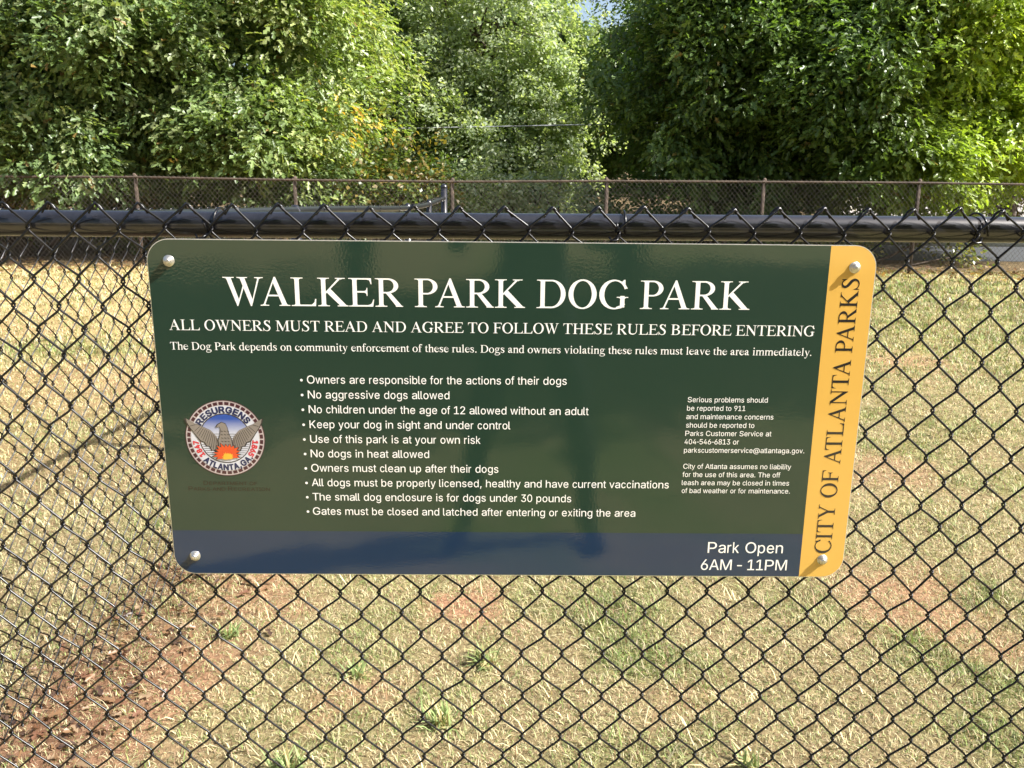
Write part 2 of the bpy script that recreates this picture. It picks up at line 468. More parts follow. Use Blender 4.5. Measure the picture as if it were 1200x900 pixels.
# main fence right in front of the camera
D0 = 1.3585
TILT = math.tan(rad(.15))
mf = empty('chain_link_fence', (0, D0+.03, 0))
tag(mf, 'near black vinyl chain link fence that carries the green rules sign', 'fence')
def loc_main(P): return P-np.array([0, D0+.03, 0])
W0, H0 = .0718, .0831
C0 = -52                                    # even: columns from the corner post rightwards
X00 = .6482+C0*W0/2
ZT = EYE-.0395
sag = lambda x: .003*np.sin(x*5.1+.4)
def place_main(p):
    x = X00+p[:, 0]; bow = .006*np.sin((x*1.3+p[:, 1]*2.2))*np.clip(-p[:, 1]/.4, 0, 1)
    return loc_main(np.stack([x, D0+p[:, 2]+bow, ZT+TILT*(x-.684)+p[:, 1]+sag(x)*np.clip(-p[:, 1]/.8, 0, 1)], 1))
chain_mesh(142, 32, W0, H0, .0020, place_main, seed=3).build('wire_mesh', M['vinyl_wire'], mf)
def rail_z(x): return 1.34301+(x)*.0028
rl = Geo(); xr = np.linspace(-1.245, 3.95, 50)
rl.tube(loc_main(np.stack([xr, np.full(50, D0+.0285), rail_z(xr)], 1)), .021, 24)
rl.build('top_rail', M['vinyl'], mf)
def tie(x, lean=0.006, parent=mf, seedx=0):
    t = np.linspace(-.35, 6.6, 26)
    zc = rail_z(x)
    P = np.stack([x+lean*np.sin(t*.5)-.006*(t-3)/3+.004*seedx, D0+.0285-.0262*np.cos(t), zc+.0262*np.sin(t)], 1)
    g = Geo(); g.tube(loc_main(P), .0019, 6)
    hook = np.array([(x-.002, D0+.003, zc-.012), (x-.008, D0-.006, zc-.019), (x-.016, D0-.007, zc-.020), (x-.02, D0-.002, zc-.014)])
    g.tube(loc_main(hook), .0019, 6)
    return g.build('tie_wire', M['vinyl_wire'], parent)
for tx, ld in ((-.468, .012), (.186, .004), (.765, -.006)): tie(tx, ld)
for px_, ht in ((-1.2405, 1.40), (1.62, 1.31), (3.98, 1.38)):
    g = Geo(); g.tube(loc_main(np.array([(px_, D0+.055, -.2), (px_, D0+.055, ht)])), .030, 20)
    g.lathe([(.033, 0), (.034, .012), (.026, .03), (.008, .042)], loc_main(np.array([px_, D0+.055, ht-.004])), (0, 0, 1), 18)
    g.build('post', M['vinyl'], mf)

# side fence running away on the left
sf = empty('chain_link_fence', (side_x(4.0), 4.0, 0))
tag(sf, 'black chain link fence running away from the camera on the left', 'fence')
SO = np.array([side_x(4.0), 4.0, 0])
YK = np.array([1.42, 2.958, 3.6, 4.87, 6.0, 6.73, 7.67, 8.47]); ZK = np.array([1.332, 1.280, 1.266, 1.234, 1.196, 1.174, 1.174, 1.220])
def srail(y): return np.interp(y, YK, ZK)
_fine = np.linspace(1.42, 8.47, 60)
_zs = np.convolve(np.pad(srail(_fine), 4, mode='edge'), np.ones(9)/9, 'valid')
def srail_s(y): return np.interp(y, _fine, _zs)
LEN = math.hypot(1, .09)
def place_side(p):
    y = 1.50+p[:, 0]/LEN
    top = srail_s(y)+.029
    return np.stack([side_x(y)-p[:, 2]*1.0-.027, y+p[:, 2]*.09, top+p[:, 1]], 1)-SO
chain_mesh(192, 31, W0, H0, .0019, place_side, seed=5, k=4).build('wire_mesh', M['vinyl_wire'], sf)
yy = np.linspace(1.45, 8.47, 50)
g = Geo(); g.tube(np.stack([side_x(yy), yy, srail_s(yy)], 1)-SO, .021, 16); g.build('top_rail', M['old_vinyl'], sf)
for py, extra, rr in ((4.1, .0, .026), (6.73, .01, .026), (7.67, .01, .026), (8.50, .11, .034)):
    g = Geo(); zt = float(srail_s(py))
    pp = np.array([side_x(py)-.003, py, 0])-SO
    g.tube(np.array([pp+[0, 0, -.25], pp+[0, 0, zt+extra]]), rr, 16)
    g.lathe([(rr+.003, 0), (rr+.003, .012), (rr*.7, .028), (.006, .036)], pp+np.array([0, 0, zt+extra-.006]), (0, 0, 1), 14)
    g.build('post', M['vinyl'], sf)
for ty in np.arange(2.0, 8.3, .62):
    t = np.linspace(0, 6.28, 16)
    g = Geo(); g.tube(np.stack([side_x(ty)+.0245*np.cos(t), ty+.004*np.sin(t*.5), srail_s(ty)+.0245*np.sin(t)], 1)-SO, .002, 5)
    g.build('tie_wire', M['vinyl_wire'], sf)

# rusty back fence
BY = 13.25
bf = empty('chain_link_fence', (0, BY, 0))
tag(bf, 'old rusty chain link fence across the far end of the lawn', 'fence')
bx = np.array([-14, -7.63, -5.64, -3.2, -.8, 1.55, 3.98, 6.37, 7.8, 14]); bz = np.array([1.36, 1.352, 1.365, 1.346, 1.345, 1.378, 1.39, 1.40, 1.393, 1.37])
def brail(x): return np.interp(x, bx, bz)
def place_back(p):
    x = -13.5+p[:, 0]
    return np.stack([x, -.03+p[:, 2], brail(x)+.035+p[:, 1]], 1)
chain_mesh(752, 33, W0, H0, .0022, place_back, seed=9, k=3, simple_wire=True, jit=.003).build('wire_mesh', M['rust_wire'], bf)
xx = np.linspace(-13.6, 13.6, 80)
g = Geo(); g.tube(np.stack([xx, np.zeros(80), brail(xx)], 1), .018, 10); g.build('top_rail', M['rust'], bf)
for px_ in (-12.8, -10.4, -8.05, -5.64, -3.2, -.8, 1.55, 3.98, 6.37, 8.8, 11.2, 13.5):
    g = Geo(); zt = float(brail(px_))
    g.tube(np.array([(px_, .035, -.2), (px_+random.Random(int(px_*10)).uniform(-.015, .015), .035, zt+.03)]), .030, 12)
    g.lathe([(.033, 0), (.03, .02), (.012, .04)], (px_, .035, zt+.02), (0, 0, 1), 10)
    g.build('post', M['rust'], bf)

# ------------------------------------------------------------------ sign
SX, SZ, SY = .0141, EYE-.3831, D0-.02
SW, SH, CR = 1.1500, .5692, .036
sg = empty('rules_sign', (SX, SY, SZ))
tag(sg, 'glossy green dog park rules sign bolted to the near chain link fence', 'sign')

def rrect(x0, z0, x1, z1, r, corners='1111', n=10):
    """corners: bottom-left, bottom-right, top-right, top-left"""
    P = []
    for (cx, cz, a0, on) in ((x0, z0, 180, corners[0]), (x1, z0, 270, corners[1]), (x1, z1, 0, corners[2]), (x0, z1, 90, corners[3])):
        if on == '0': P.append((cx, cz)); continue
        ccx = cx+r if cx == x0 else cx-r; ccz = cz+r if cz == z0 else cz-r
        for i in range(n+1):
            a = rad(a0+90*i/n); P.append((ccx+r*math.cos(a), ccz+r*math.sin(a)))
    return P

def flat(name, polys, y, mat, parent, thick=0):
    """fill closed polygons (even-odd) in the sign's plane at depth y, facing the camera"""
    cu = bpy.data.curves.new(name, 'CURVE'); cu.dimensions = '2D'; cu.fill_mode = 'BOTH'
    for P in polys:
        sp = cu.splines.new('POLY'); sp.points.add(len(P)-1)
        sp.points.foreach_set('co', np.array([(x, z, 0, 1) for x, z in P], np.float32).ravel())
        sp.use_cyclic_u = True
    tmp = bpy.data.objects.new('tmp', cu); COL.objects.link(tmp)
    dg = bpy.context.evaluated_depsgraph_get()
    me = bpy.data.meshes.new_from_object(tmp.evaluated_get(dg), depsgraph=dg)
    bpy.data.objects.remove(tmp); bpy.data.curves.remove(cu)
    n = len(me.vertices); co = np.zeros(n*3, np.float32); me.vertices.foreach_get('co', co); co = co.reshape(-1, 3)
    V = np.stack([co[:, 0], np.full(n, y), co[:, 1]], 1)
    me.vertices.foreach_set('co', V.astype(np.float32).ravel())
    me.name = name; me.materials.clear(); me.materials.append(mat)
    me.update()
    if len(me.polygons) and me.polygons[0].normal.y > 0: me.flip_normals()
    me.polygons.foreach_set('material_index', np.zeros(len(me.polygons), np.int32))
    return link(bpy.data.objects.new(name, me), parent)

# aluminium panel with a bare rim
out = rrect(-SW/2, -SH/2, SW/2, SH/2, CR, n=14); n = len(out)
V = [(x, 0, z) for x, z in out]+[(x, .003, z) for x, z in out]
bm = bmesh.new(); vs = [bm.verts.new(v) for v in V]
bm.faces.new(vs[:n]); bm.faces.new(vs[n:][::-1])
for i in range(n): bm.faces.new((vs[i], vs[n+i], vs[n+(i+1) % n], vs[(i+1) % n]))
bmesh.ops.recalc_face_normals(bm, faces=bm.faces)
me = bpy.data.meshes.new('panel'); bm.to_mesh(me); bm.free(); me.materials.append(M['edge'])
link(bpy.data.objects.new('panel', me), sg)
I = .0011; UB, VB = .5002, -.2045
flat('green_face', [rrect(-SW/2+I, VB, UB, SH/2-I, CR-I, '0001')], -.0003, M['green'], sg)
flat('blue_band', [rrect(-SW/2+I, -SH/2+I, UB, VB, CR-I, '1000')], -.0003, M['blue'], sg)
flat('yellow_band', [rrect(UB, -SH/2+I, SW/2-I, SH/2-I, CR-I, '0110')], -.0003, M['yellow'], sg)

SERIF = {
'I': [333,[[22,-1,19,2,20,18,68,21,88,26,108,39,115,54,115,606,110,620,100,630,68,641,22,641,19,644,19,658,24,661,310,661,313,658,312,642,264,641,240,634,224,623,217,602,217,62,224,40,236,30,264,21,310,19,313,16,313,2,308,-1]]],
'L': [611,[[16,-1,13,2,14,18,60,21,78,26,93,34,103,50,103,610,98,623,78,636,60,641,14,642,13,658,18,661,292,661,295,658,294,642,250,641,232,636,211,622,205,602,205,62,210,42,222,33,482,34,548,94,562,168,586,169,589,166,589,146,578,2,572,-1]]],
'T': [611,[[162,-1,159,2,160,18,208,21,232,28,247,38,253,50,253,624,248,627,132,627,82,610,52,572,33,494,20,491,17,496,30,660,580,660,593,508,593,494,590,491,578,492,560,568,530,610,478,627,362,627,357,624,357,52,369,34,384,26,450,18,450,0]]],
'H': [722,[[20,-1,17,2,18,18,62,21,80,26,99,40,103,50,103,610,99,622,80,636,62,641,18,642,18,660,290,660,290,642,248,641,230,636,213,624,208,614,205,600,205,360,210,355,514,356,514,614,506,627,492,636,474,641,430,642,430,660,702,660,703,644,700,641,660,641,634,632,622,620,617,600,617,60,622,42,633,30,660,21,700,19,703,16,702,0,430,0,430,18,474,21,492,26,504,33,514,48,514,314,210,315,205,310,205,62,208,48,213,38,230,26,290,18,290,0]]],
'A': [722,[[18,-1,15,2,16,18,52,22,68,28,80,40,84,35,88,39,348,665,354,673,384,672,624,51,642,31,652,26,704,18,704,0,454,-1,451,2,452,18,490,22,506,28,512,36,444,220,206,221,200,218,129,36,136,30,156,23,212,19,215,16,214,0],[217,258,429,258,326,534]]],
'W': [944,[[310,-13,86,634,84,634,82,621,72,630,56,638,8,641,5,644,6,660,266,660,266,642,224,640,202,632,199,626,350,156,350,125,372,186,460,462,400,636,398,636,396,621,374,638,332,641,329,644,330,660,572,660,572,642,534,640,516,633,513,628,668,151,672,158,804,624,799,632,784,638,736,642,736,660,934,660,934,642,882,638,861,628,852,615,851,636,848,638,648,-10,628,-13,623,-10,486,388,478,404,332,-6,328,-12]]],
'Y': [722,[[214,-1,211,2,212,18,262,21,282,26,300,35,308,48,308,282,90,639,85,638,84,623,74,632,56,640,22,641,19,644,20,660,284,660,285,644,282,641,240,641,222,636,216,630,398,338,540,628,532,636,516,641,480,642,480,660,700,660,701,644,698,641,646,641,624,636,607,628,594,615,593,636,590,638,412,280,411,62,414,48,422,35,440,26,460,21,508,18,508,0]]],
'M': [889,[[16,-1,13,2,14,18,64,21,84,26,102,35,111,50,111,598,78,640,16,641,13,644,14,660,214,661,219,658,462,172,447,88,448,78,687,656,694,661,874,660,875,644,872,641,830,641,804,632,792,620,787,600,787,60,792,42,804,30,830,21,872,19,875,16,874,0,598,-1,593,2,594,18,642,21,660,26,675,34,685,50,684,549,678,540,445,10,438,0,420,-1,416,0,397,38,169,520,150,553,149,60,156,40,168,30,198,21,246,19,249,16,249,2,244,-1]]],
'N': [722,[[576,-11,570,13,150,546,149,60,156,40,168,30,198,21,246,19,249,16,249,2,244,-1,14,0,14,18,64,21,84,26,102,35,111,50,111,594,84,640,14,641,11,644,12,660,198,659,570,195,573,200,573,612,565,626,548,636,528,641,480,642,479,658,484,661,706,660,707,644,704,641,658,641,630,632,618,622,611,602,611,-6,608,-11]]],
'K': [722,[[20,-1,17,2,18,18,62,21,80,26,99,40,103,50,103,610,99,622,80,636,62,641,18,642,18,660,290,660,290,642,248,641,230,636,213,624,208,614,205,600,205,346,208,339,483,630,482,635,466,641,430,642,430,660,654,660,655,644,652,641,604,641,584,636,567,628,556,615,555,638,550,639,316,404,674,27,678,26,682,31,696,22,722,18,722,0,470,0,470,18,514,21,523,26,230,318,205,292,205,60,210,42,222,30,248,21,288,19,291,16,290,0]]],
'P': [556,[[16,-1,13,2,14,18,60,21,78,26,93,34,103,50,103,610,98,623,78,636,60,641,14,642,14,660,332,661,368,655,410,642,471,610,507,576,522,554,534,530,543,498,543,458,536,432,524,406,503,376,476,351,450,334,390,308,322,295,210,295,205,292,205,62,208,48,218,33,232,26,250,21,294,18,294,0],[206,330,310,329,334,334,360,344,386,361,416,398,426,418,437,456,437,500,432,522,423,548,405,576,382,599,358,614,318,627,218,627,210,620,205,600]]],
'R': [667,[[18,-1,15,2,16,18,62,21,84,28,99,40,103,50,103,610,99,622,84,634,62,641,16,642,16,660,338,661,378,654,430,638,466,620,494,601,524,570,541,544,550,518,553,468,542,434,523,402,485,366,431,336,380,320,377,316,629,24,658,18,658,0,490,0,491,24,268,310,210,311,205,306,205,62,208,48,211,40,226,28,248,21,292,18,292,0],[206,346,298,345,344,352,384,370,404,385,420,404,442,448,447,466,447,508,438,538,428,558,410,583,384,604,356,618,324,627,218,627,210,621,205,600]]],
'B': [667,[[18,-1,15,2,16,18,62,21,84,28,99,40,103,50,103,610,99,622,84,634,62,641,16,642,16,660,328,661,402,644,446,624,471,608,492,589,508,569,524,536,529,516,529,482,524,464,512,438,484,403,446,376,399,352,458,334,512,306,546,279,572,244,587,208,589,162,580,132,560,97,530,67,492,42,442,20,384,5,312,-1],[217,34,312,33,342,35,370,42,416,64,449,94,463,114,476,148,479,200,470,230,460,250,426,289,386,312,342,325,206,324,205,62,210,42],[206,372,290,371,334,378,368,394,400,424,420,462,425,480,425,520,408,564,398,579,368,606,340,620,314,627,218,627,210,621,205,600]]],
'D': [722,[[18,-1,15,2,16,18,62,21,84,28,99,40,103,50,103,610,99,622,84,634,62,641,16,642,16,660,404,659,474,640,524,616,564,589,607,548,648,488,672,432,687,364,687,298,672,230,651,178,615,124,576,83,524,46,484,26,450,14,404,3,350,-1],[215,36,378,37,412,46,446,62,476,83,518,129,547,180,562,222,577,294,577,366,569,416,556,458,532,510,503,552,464,588,442,603,406,618,376,625,218,625,211,622,208,614,205,600,205,62,210,42]]],
'O': [722,[[338,-14,272,-2,210,24,160,57,113,104,76,160,48,228,35,288,33,354,39,400,48,434,66,483,100,541,146,593,196,630,254,658,320,675,382,677,450,664,512,638,562,605,609,558,646,502,674,434,687,374,689,308,683,262,674,228,656,179,622,121,576,69,526,32,468,4,402,-13],[343,20,376,19,422,32,464,57,499,92,528,136,548,180,567,244,575,306,575,358,567,418,548,482,528,526,499,570,463,606,422,630,374,643,334,641,296,629,258,605,223,570,194,526,174,482,155,418,147,356,147,304,155,244,174,180,194,136,223,92,259,56,300,32]]],
'S': [556,[[44,-14,43,194,46,199,66,198,70,176,90,128,125,80,147,58,176,42,222,29,286,29,311,38,338,54,361,72,376,92,388,122,393,144,393,174,386,194,351,246,188,365,161,392,136,428,112,478,101,520,103,562,118,602,136,627,164,648,206,664,254,673,286,673,330,662,372,642,412,616,438,673,458,674,461,572,461,484,458,479,444,480,432,524,418,532,393,582,362,606,318,628,294,633,254,618,213,586,202,568,197,550,203,522,220,492,235,472,259,450,328,406,402,353,425,332,458,286,482,230,489,184,476,128,456,88,439,64,419,44,390,24,330,-2,284,-11,220,-7,168,8,144,20,126,33,86,79,86,56,64,-8,60,-14]]],
'U': [722,[[316,-4,236,12,208,22,182,36,152,63,124,112,109,162,101,226,105,398,105,614,89,632,72,638,16,642,16,660,106,661,124,680,150,691,162,691,180,684,204,661,298,660,299,644,296,641,252,641,224,632,212,622,205,602,203,242,209,174,226,120,233,108,256,88,292,70,322,60,358,53,392,53,450,64,474,72,501,86,538,124,556,158,563,178,571,330,569,614,560,628,548,636,532,641,494,642,494,660,702,660,702,642,654,641,634,636,614,623,607,608,607,216,600,164,578,112,561,86,538,61,506,38,478,24,440,10,386,-3]]],
'E': [611,[[16,-1,13,2,14,18,60,21,78,26,93,34,103,50,103,610,98,623,78,636,60,641,14,642,14,660,538,660,545,550,545,522,542,519,530,520,511,580,493,608,482,614,432,627,220,627,210,620,205,600,206,362,364,361,376,364,404,374,423,392,431,436,444,439,447,434,447,252,444,247,432,248,422,297,404,314,376,324,206,324,205,60,210,42,220,33,458,34,528,59,557,102,581,166,596,169,599,160,574,2,568,-1]]],
'F': [556,[[16,-1,13,2,14,18,60,21,78,26,93,34,103,50,103,610,98,623,78,636,60,641,14,642,14,660,538,660,545,550,545,522,542,519,530,520,511,580,493,608,482,614,432,627,220,627,211,622,205,600,206,362,364,361,376,364,404,374,423,392,431,436,444,439,447,434,447,250,444,247,432,248,422,297,404,314,376,324,206,324,205,62,208,48,218,33,232,26,250,21,294,18,294,0]]],
'C': [667,[[346,-14,306,-9,254,6,186,40,142,73,117,98,92,129,72,162,42,234,29,298,31,380,42,428,58,472,92,533,142,589,186,622,254,656,316,673,350,677,396,677,472,662,514,646,552,627,560,640,597,674,622,675,625,670,630,560,652,533,672,500,685,474,684,469,636,469,632,456,612,456,602,492,590,516,564,555,540,581,508,606,472,626,450,634,406,643,376,643,334,634,308,625,275,606,244,581,221,556,194,516,176,480,160,434,147,368,147,294,155,246,172,192,194,146,221,106,258,69,292,46,334,28,376,19,408,19,462,32,468,36,470,50,526,70,549,90,584,135,588,135,602,119,622,130,638,114,626,97,580,55,514,16,472,0,428,-11,394,-15]]],
'G': [722,[[346,-14,306,-9,254,6,186,40,142,73,117,98,92,129,72,162,42,234,29,298,31,380,42,428,58,472,92,533,142,589,186,622,254,656,316,673,350,677,396,677,472,662,514,646,552,627,560,640,597,674,622,675,625,670,630,560,652,533,672,500,685,474,684,469,636,469,632,456,612,456,602,492,590,516,564,555,540,581,508,606,472,626,450,634,406,643,376,643,334,634,308,625,275,606,244,581,221,556,194,516,176,480,160,434,147,366,147,294,164,214,194,146,221,106,244,81,275,56,322,32,376,19,424,21,428,24,430,40,519,76,519,226,516,236,510,244,490,254,436,258,436,276,516,277,522,299,616,299,621,296,621,280,624,277,702,277,707,274,707,260,704,257,664,257,646,252,626,236,621,216,621,120,638,112,621,90,620,30,572,29,538,10,436,-11,394,-15]]],
'l': [278,[[36,-1,34,16,80,20,99,34,99,618,94,623,32,617,29,632,96,656,102,683,178,683,181,42,196,22,246,16,247,2]]],
'i': [278,[[36,-1,34,16,80,20,99,34,99,390,94,395,32,389,29,404,96,428,102,455,178,455,181,42,196,22,246,16,247,2],[126,566,105,576,92,592,85,608,86,634,96,655,112,668,128,675,154,674,175,664,188,648,195,632,194,606,184,585,168,572,152,565]]],
'h': [500,[[16,-1,14,16,60,20,79,34,79,618,74,623,12,617,9,632,76,656,82,683,158,683,162,426,252,449,336,455,376,445,404,421,431,358,431,42,438,26,450,20,490,16,491,2,290,0,290,16,330,20,349,34,351,346,334,382,260,385,188,374,161,350,161,42,176,22,226,16,226,0]]],
'n': [500,[[16,-1,14,16,60,20,79,34,79,390,74,395,12,389,10,406,76,428,84,455,158,455,164,425,218,443,306,455,352,453,388,437,412,408,431,358,431,42,438,26,450,20,490,16,490,0,290,0,290,16,330,20,349,34,351,346,334,382,260,385,188,374,161,350,161,42,176,22,226,16,226,0]]],
'm': [778,[[16,-1,14,16,60,20,79,34,79,390,74,395,12,389,9,404,76,428,80,454,158,455,164,425,240,447,340,455,382,442,416,408,452,432,490,443,612,455,654,442,686,408,705,356,705,42,712,26,724,20,764,16,764,0,563,2,564,16,604,20,623,34,625,346,614,379,594,385,468,377,451,370,433,350,433,42,440,26,452,20,492,16,492,0,292,0,292,16,332,20,351,34,353,346,344,374,336,382,262,385,188,374,161,350,161,42,176,22,226,16,226,0]]],
'r': [333,[[16,-1,14,16,60,20,79,34,79,390,74,395,12,389,10,406,76,428,82,455,160,454,162,406,188,428,234,454,302,444,320,429,327,410,324,389,308,370,268,359,248,366,222,388,190,372,161,346,161,42,176,22,226,16,226,0]]],
'u': [500,[[348,-11,344,80,286,35,248,18,198,5,172,5,136,16,106,35,88,55,69,114,69,414,10,430,10,448,150,448,153,108,165,86,204,71,266,80,345,128,345,414,280,430,280,448,426,448,427,62,486,59,489,42,430,18,424,-1,376,-1]]],
'o': [500,[[222,-10,142,18,98,52,70,85,50,122,34,170,29,252,38,294,60,346,114,411,146,433,194,452,224,459,276,459,330,444,358,430,402,396,430,363,450,326,466,278,471,196,462,154,440,102,386,37,354,15,306,-4,276,-11],[231,20,266,19,286,26,327,56,366,126,381,192,379,272,357,346,316,403,266,429,214,422,173,392,134,322,119,256,121,176,142,105,183,46]]],
'e': [444,[[200,-10,158,2,122,22,66,80,44,122,29,170,25,254,45,330,66,368,102,411,134,434,174,452,202,459,250,459,318,434,365,396,408,327,422,274,412,267,104,267,105,192,139,178,186,95,244,71,298,67,326,74,348,95,374,142,396,136,416,149,423,138,365,52,318,14,260,-9],[109,302,384,304,360,366,322,413,274,438,230,441,186,424,151,394,120,342]]],
'c': [444,[[200,-10,158,2,122,22,66,80,44,122,29,170,25,254,45,330,66,368,102,411,134,434,174,452,202,459,250,459,295,446,358,404,393,392,406,372,403,338,416,302,404,300,394,327,372,317,348,317,320,335,313,350,314,372,323,388,344,402,326,418,274,439,238,439,208,430,157,394,118,330,101,264,104,190,122,188,139,178,186,95,218,78,256,67,284,65,312,72,346,93,402,148,411,146,413,134,376,65,330,22,262,-8]]],
'd': [500,[[198,-10,156,2,117,24,89,50,62,88,36,150,27,194,27,254,36,298,62,360,89,398,118,424,166,450,200,459,244,459,288,446,338,417,339,616,272,619,269,632,336,656,342,683,418,683,421,60,486,57,489,42,422,16,418,-1,372,-1,342,-11,336,32,272,-4,244,-11],[221,30,256,29,284,40,311,60,339,100,339,348,310,389,284,408,256,419,204,412,169,388,130,324,113,256,115,178,137,106,170,59,196,40]]],
'p': [500,[[16,-217,14,-202,62,-196,79,-182,79,390,74,395,12,389,10,406,76,428,82,455,158,455,164,421,202,444,252,459,308,457,354,441,392,415,424,381,450,337,466,290,473,254,473,194,462,144,445,100,423,66,392,33,358,10,318,-6,240,-9,202,4,162,26,162,-178,174,-194,226,-202,226,-216],[237,30,272,29,292,36,337,70,370,130,385,192,383,270,365,332,344,369,320,395,272,419,240,419,208,406,175,378,161,356,161,92,192,53]]],
'a': [444,[[328,6,280,25,258,61,186,18,154,7,124,7,72,33,46,70,39,126,45,148,67,182,138,231,253,278,248,384,230,402,196,417,160,409,122,381,116,368,128,350,131,328,112,300,78,291,46,311,39,330,46,358,68,376,98,419,132,438,186,455,250,453,297,432,322,398,333,334,332,136,338,68,346,62,374,59,426,79,435,78,439,70,392,24,358,10],[153,68,216,80,252,102,250,227,175,182,124,132,122,96,138,75]]],
'g': [500,[[196,-224,114,-213,72,-196,44,-170,23,-124,26,-88,47,-56,83,-24,134,8,92,37,77,66,77,90,86,110,143,162,96,209,76,256,71,324,82,362,96,391,126,425,168,450,200,459,260,454,316,424,386,443,476,430,484,424,487,412,474,399,378,409,338,404,358,362,369,322,367,266,344,210,314,175,272,150,238,141,172,146,122,88,128,78,154,67,306,53,376,38,434,19,468,-7,484,-34,491,-64,484,-98,450,-153,411,-188,384,-202,290,-223],[203,-184,288,-183,370,-160,393,-142,416,-108,427,-80,422,-60,392,-40,318,-18,166,2,158,-13,104,-51,83,-74,70,-96,69,-116,80,-141,102,-161,144,-175],[207,166,238,168,263,186,286,228,297,272,297,328,282,382,261,416,230,435,202,432,177,414,154,372,143,328,143,272,154,228,177,186]]],
'f': [333,[[22,-1,22,17,76,19,94,26,103,36,103,412,98,417,22,417,19,446,102,450,110,592,132,636,158,662,196,682,254,689,298,678,310,665,340,661,353,652,363,634,362,614,344,592,324,585,296,592,278,614,278,640,250,645,208,629,194,602,185,562,186,450,309,446,306,417,190,417,185,412,186,36,208,21,280,17,283,2]]],
't': [278,[[164,6,112,22,84,56,73,94,73,414,16,417,13,422,15,434,109,500,144,579,153,574,154,450,250,449,255,444,252,417,153,414,153,118,158,80,172,68,194,61,230,64,274,89,283,80,257,44,236,28,194,10]]],
'k': [500,[[16,-1,14,16,60,20,79,34,79,618,74,623,12,617,9,632,76,656,82,683,158,683,162,256,319,428,280,434,280,448,468,448,466,433,394,427,381,432,254,306,468,26,482,18,504,16,505,2,330,0,330,16,358,17,358,24,178,236,161,218,161,42,176,22,226,16,226,0]]],
's': [389,[[48,-11,46,148,58,148,60,128,99,62,136,42,166,33,206,38,242,54,262,74,277,110,272,136,246,167,224,184,139,228,70,291,49,346,51,378,64,408,79,426,110,442,152,453,202,455,242,446,285,428,304,408,318,373,319,456,332,458,332,319,320,320,318,339,301,342,272,395,218,415,190,415,152,400,128,382,123,356,132,339,166,312,283,246,326,201,346,164,353,138,348,100,332,66,284,18,216,-3,174,-3,124,12,84,35,60,65,59,-8]]],
'v': [500,[[242,-15,66,424,42,433,18,433,16,448,214,448,212,433,176,433,156,426,274,132,272,89,385,424,374,431,332,433,330,448,478,448,476,433,426,428,266,-8,260,-15]]],
'w': [722,[[222,-15,46,424,10,434,10,448,178,448,178,434,150,433,136,426,254,132,252,89,329,316,286,425,250,434,250,448,414,448,415,436,406,428,392,386,494,132,492,89,604,422,598,430,560,434,560,448,704,448,702,433,646,428,484,-13,459,-12,348,265,246,-8,240,-15]]],
'y': [500,[[76,-226,58,-217,36,-192,31,-180,36,-158,48,-148,64,-145,100,-173,138,-164,152,-155,197,-90,233,4,66,424,42,433,18,433,16,448,214,448,212,433,176,433,156,426,274,132,272,89,385,424,374,431,332,433,330,448,478,448,476,433,426,428,266,-8,258,-18,198,-170,172,-203,144,-218,110,-227]]],
'.': [250,[[116,-10,98,-4,80,11,69,52,76,72,91,90,132,101,152,94,170,79,181,38,174,18,159,0,134,-10]]],
}
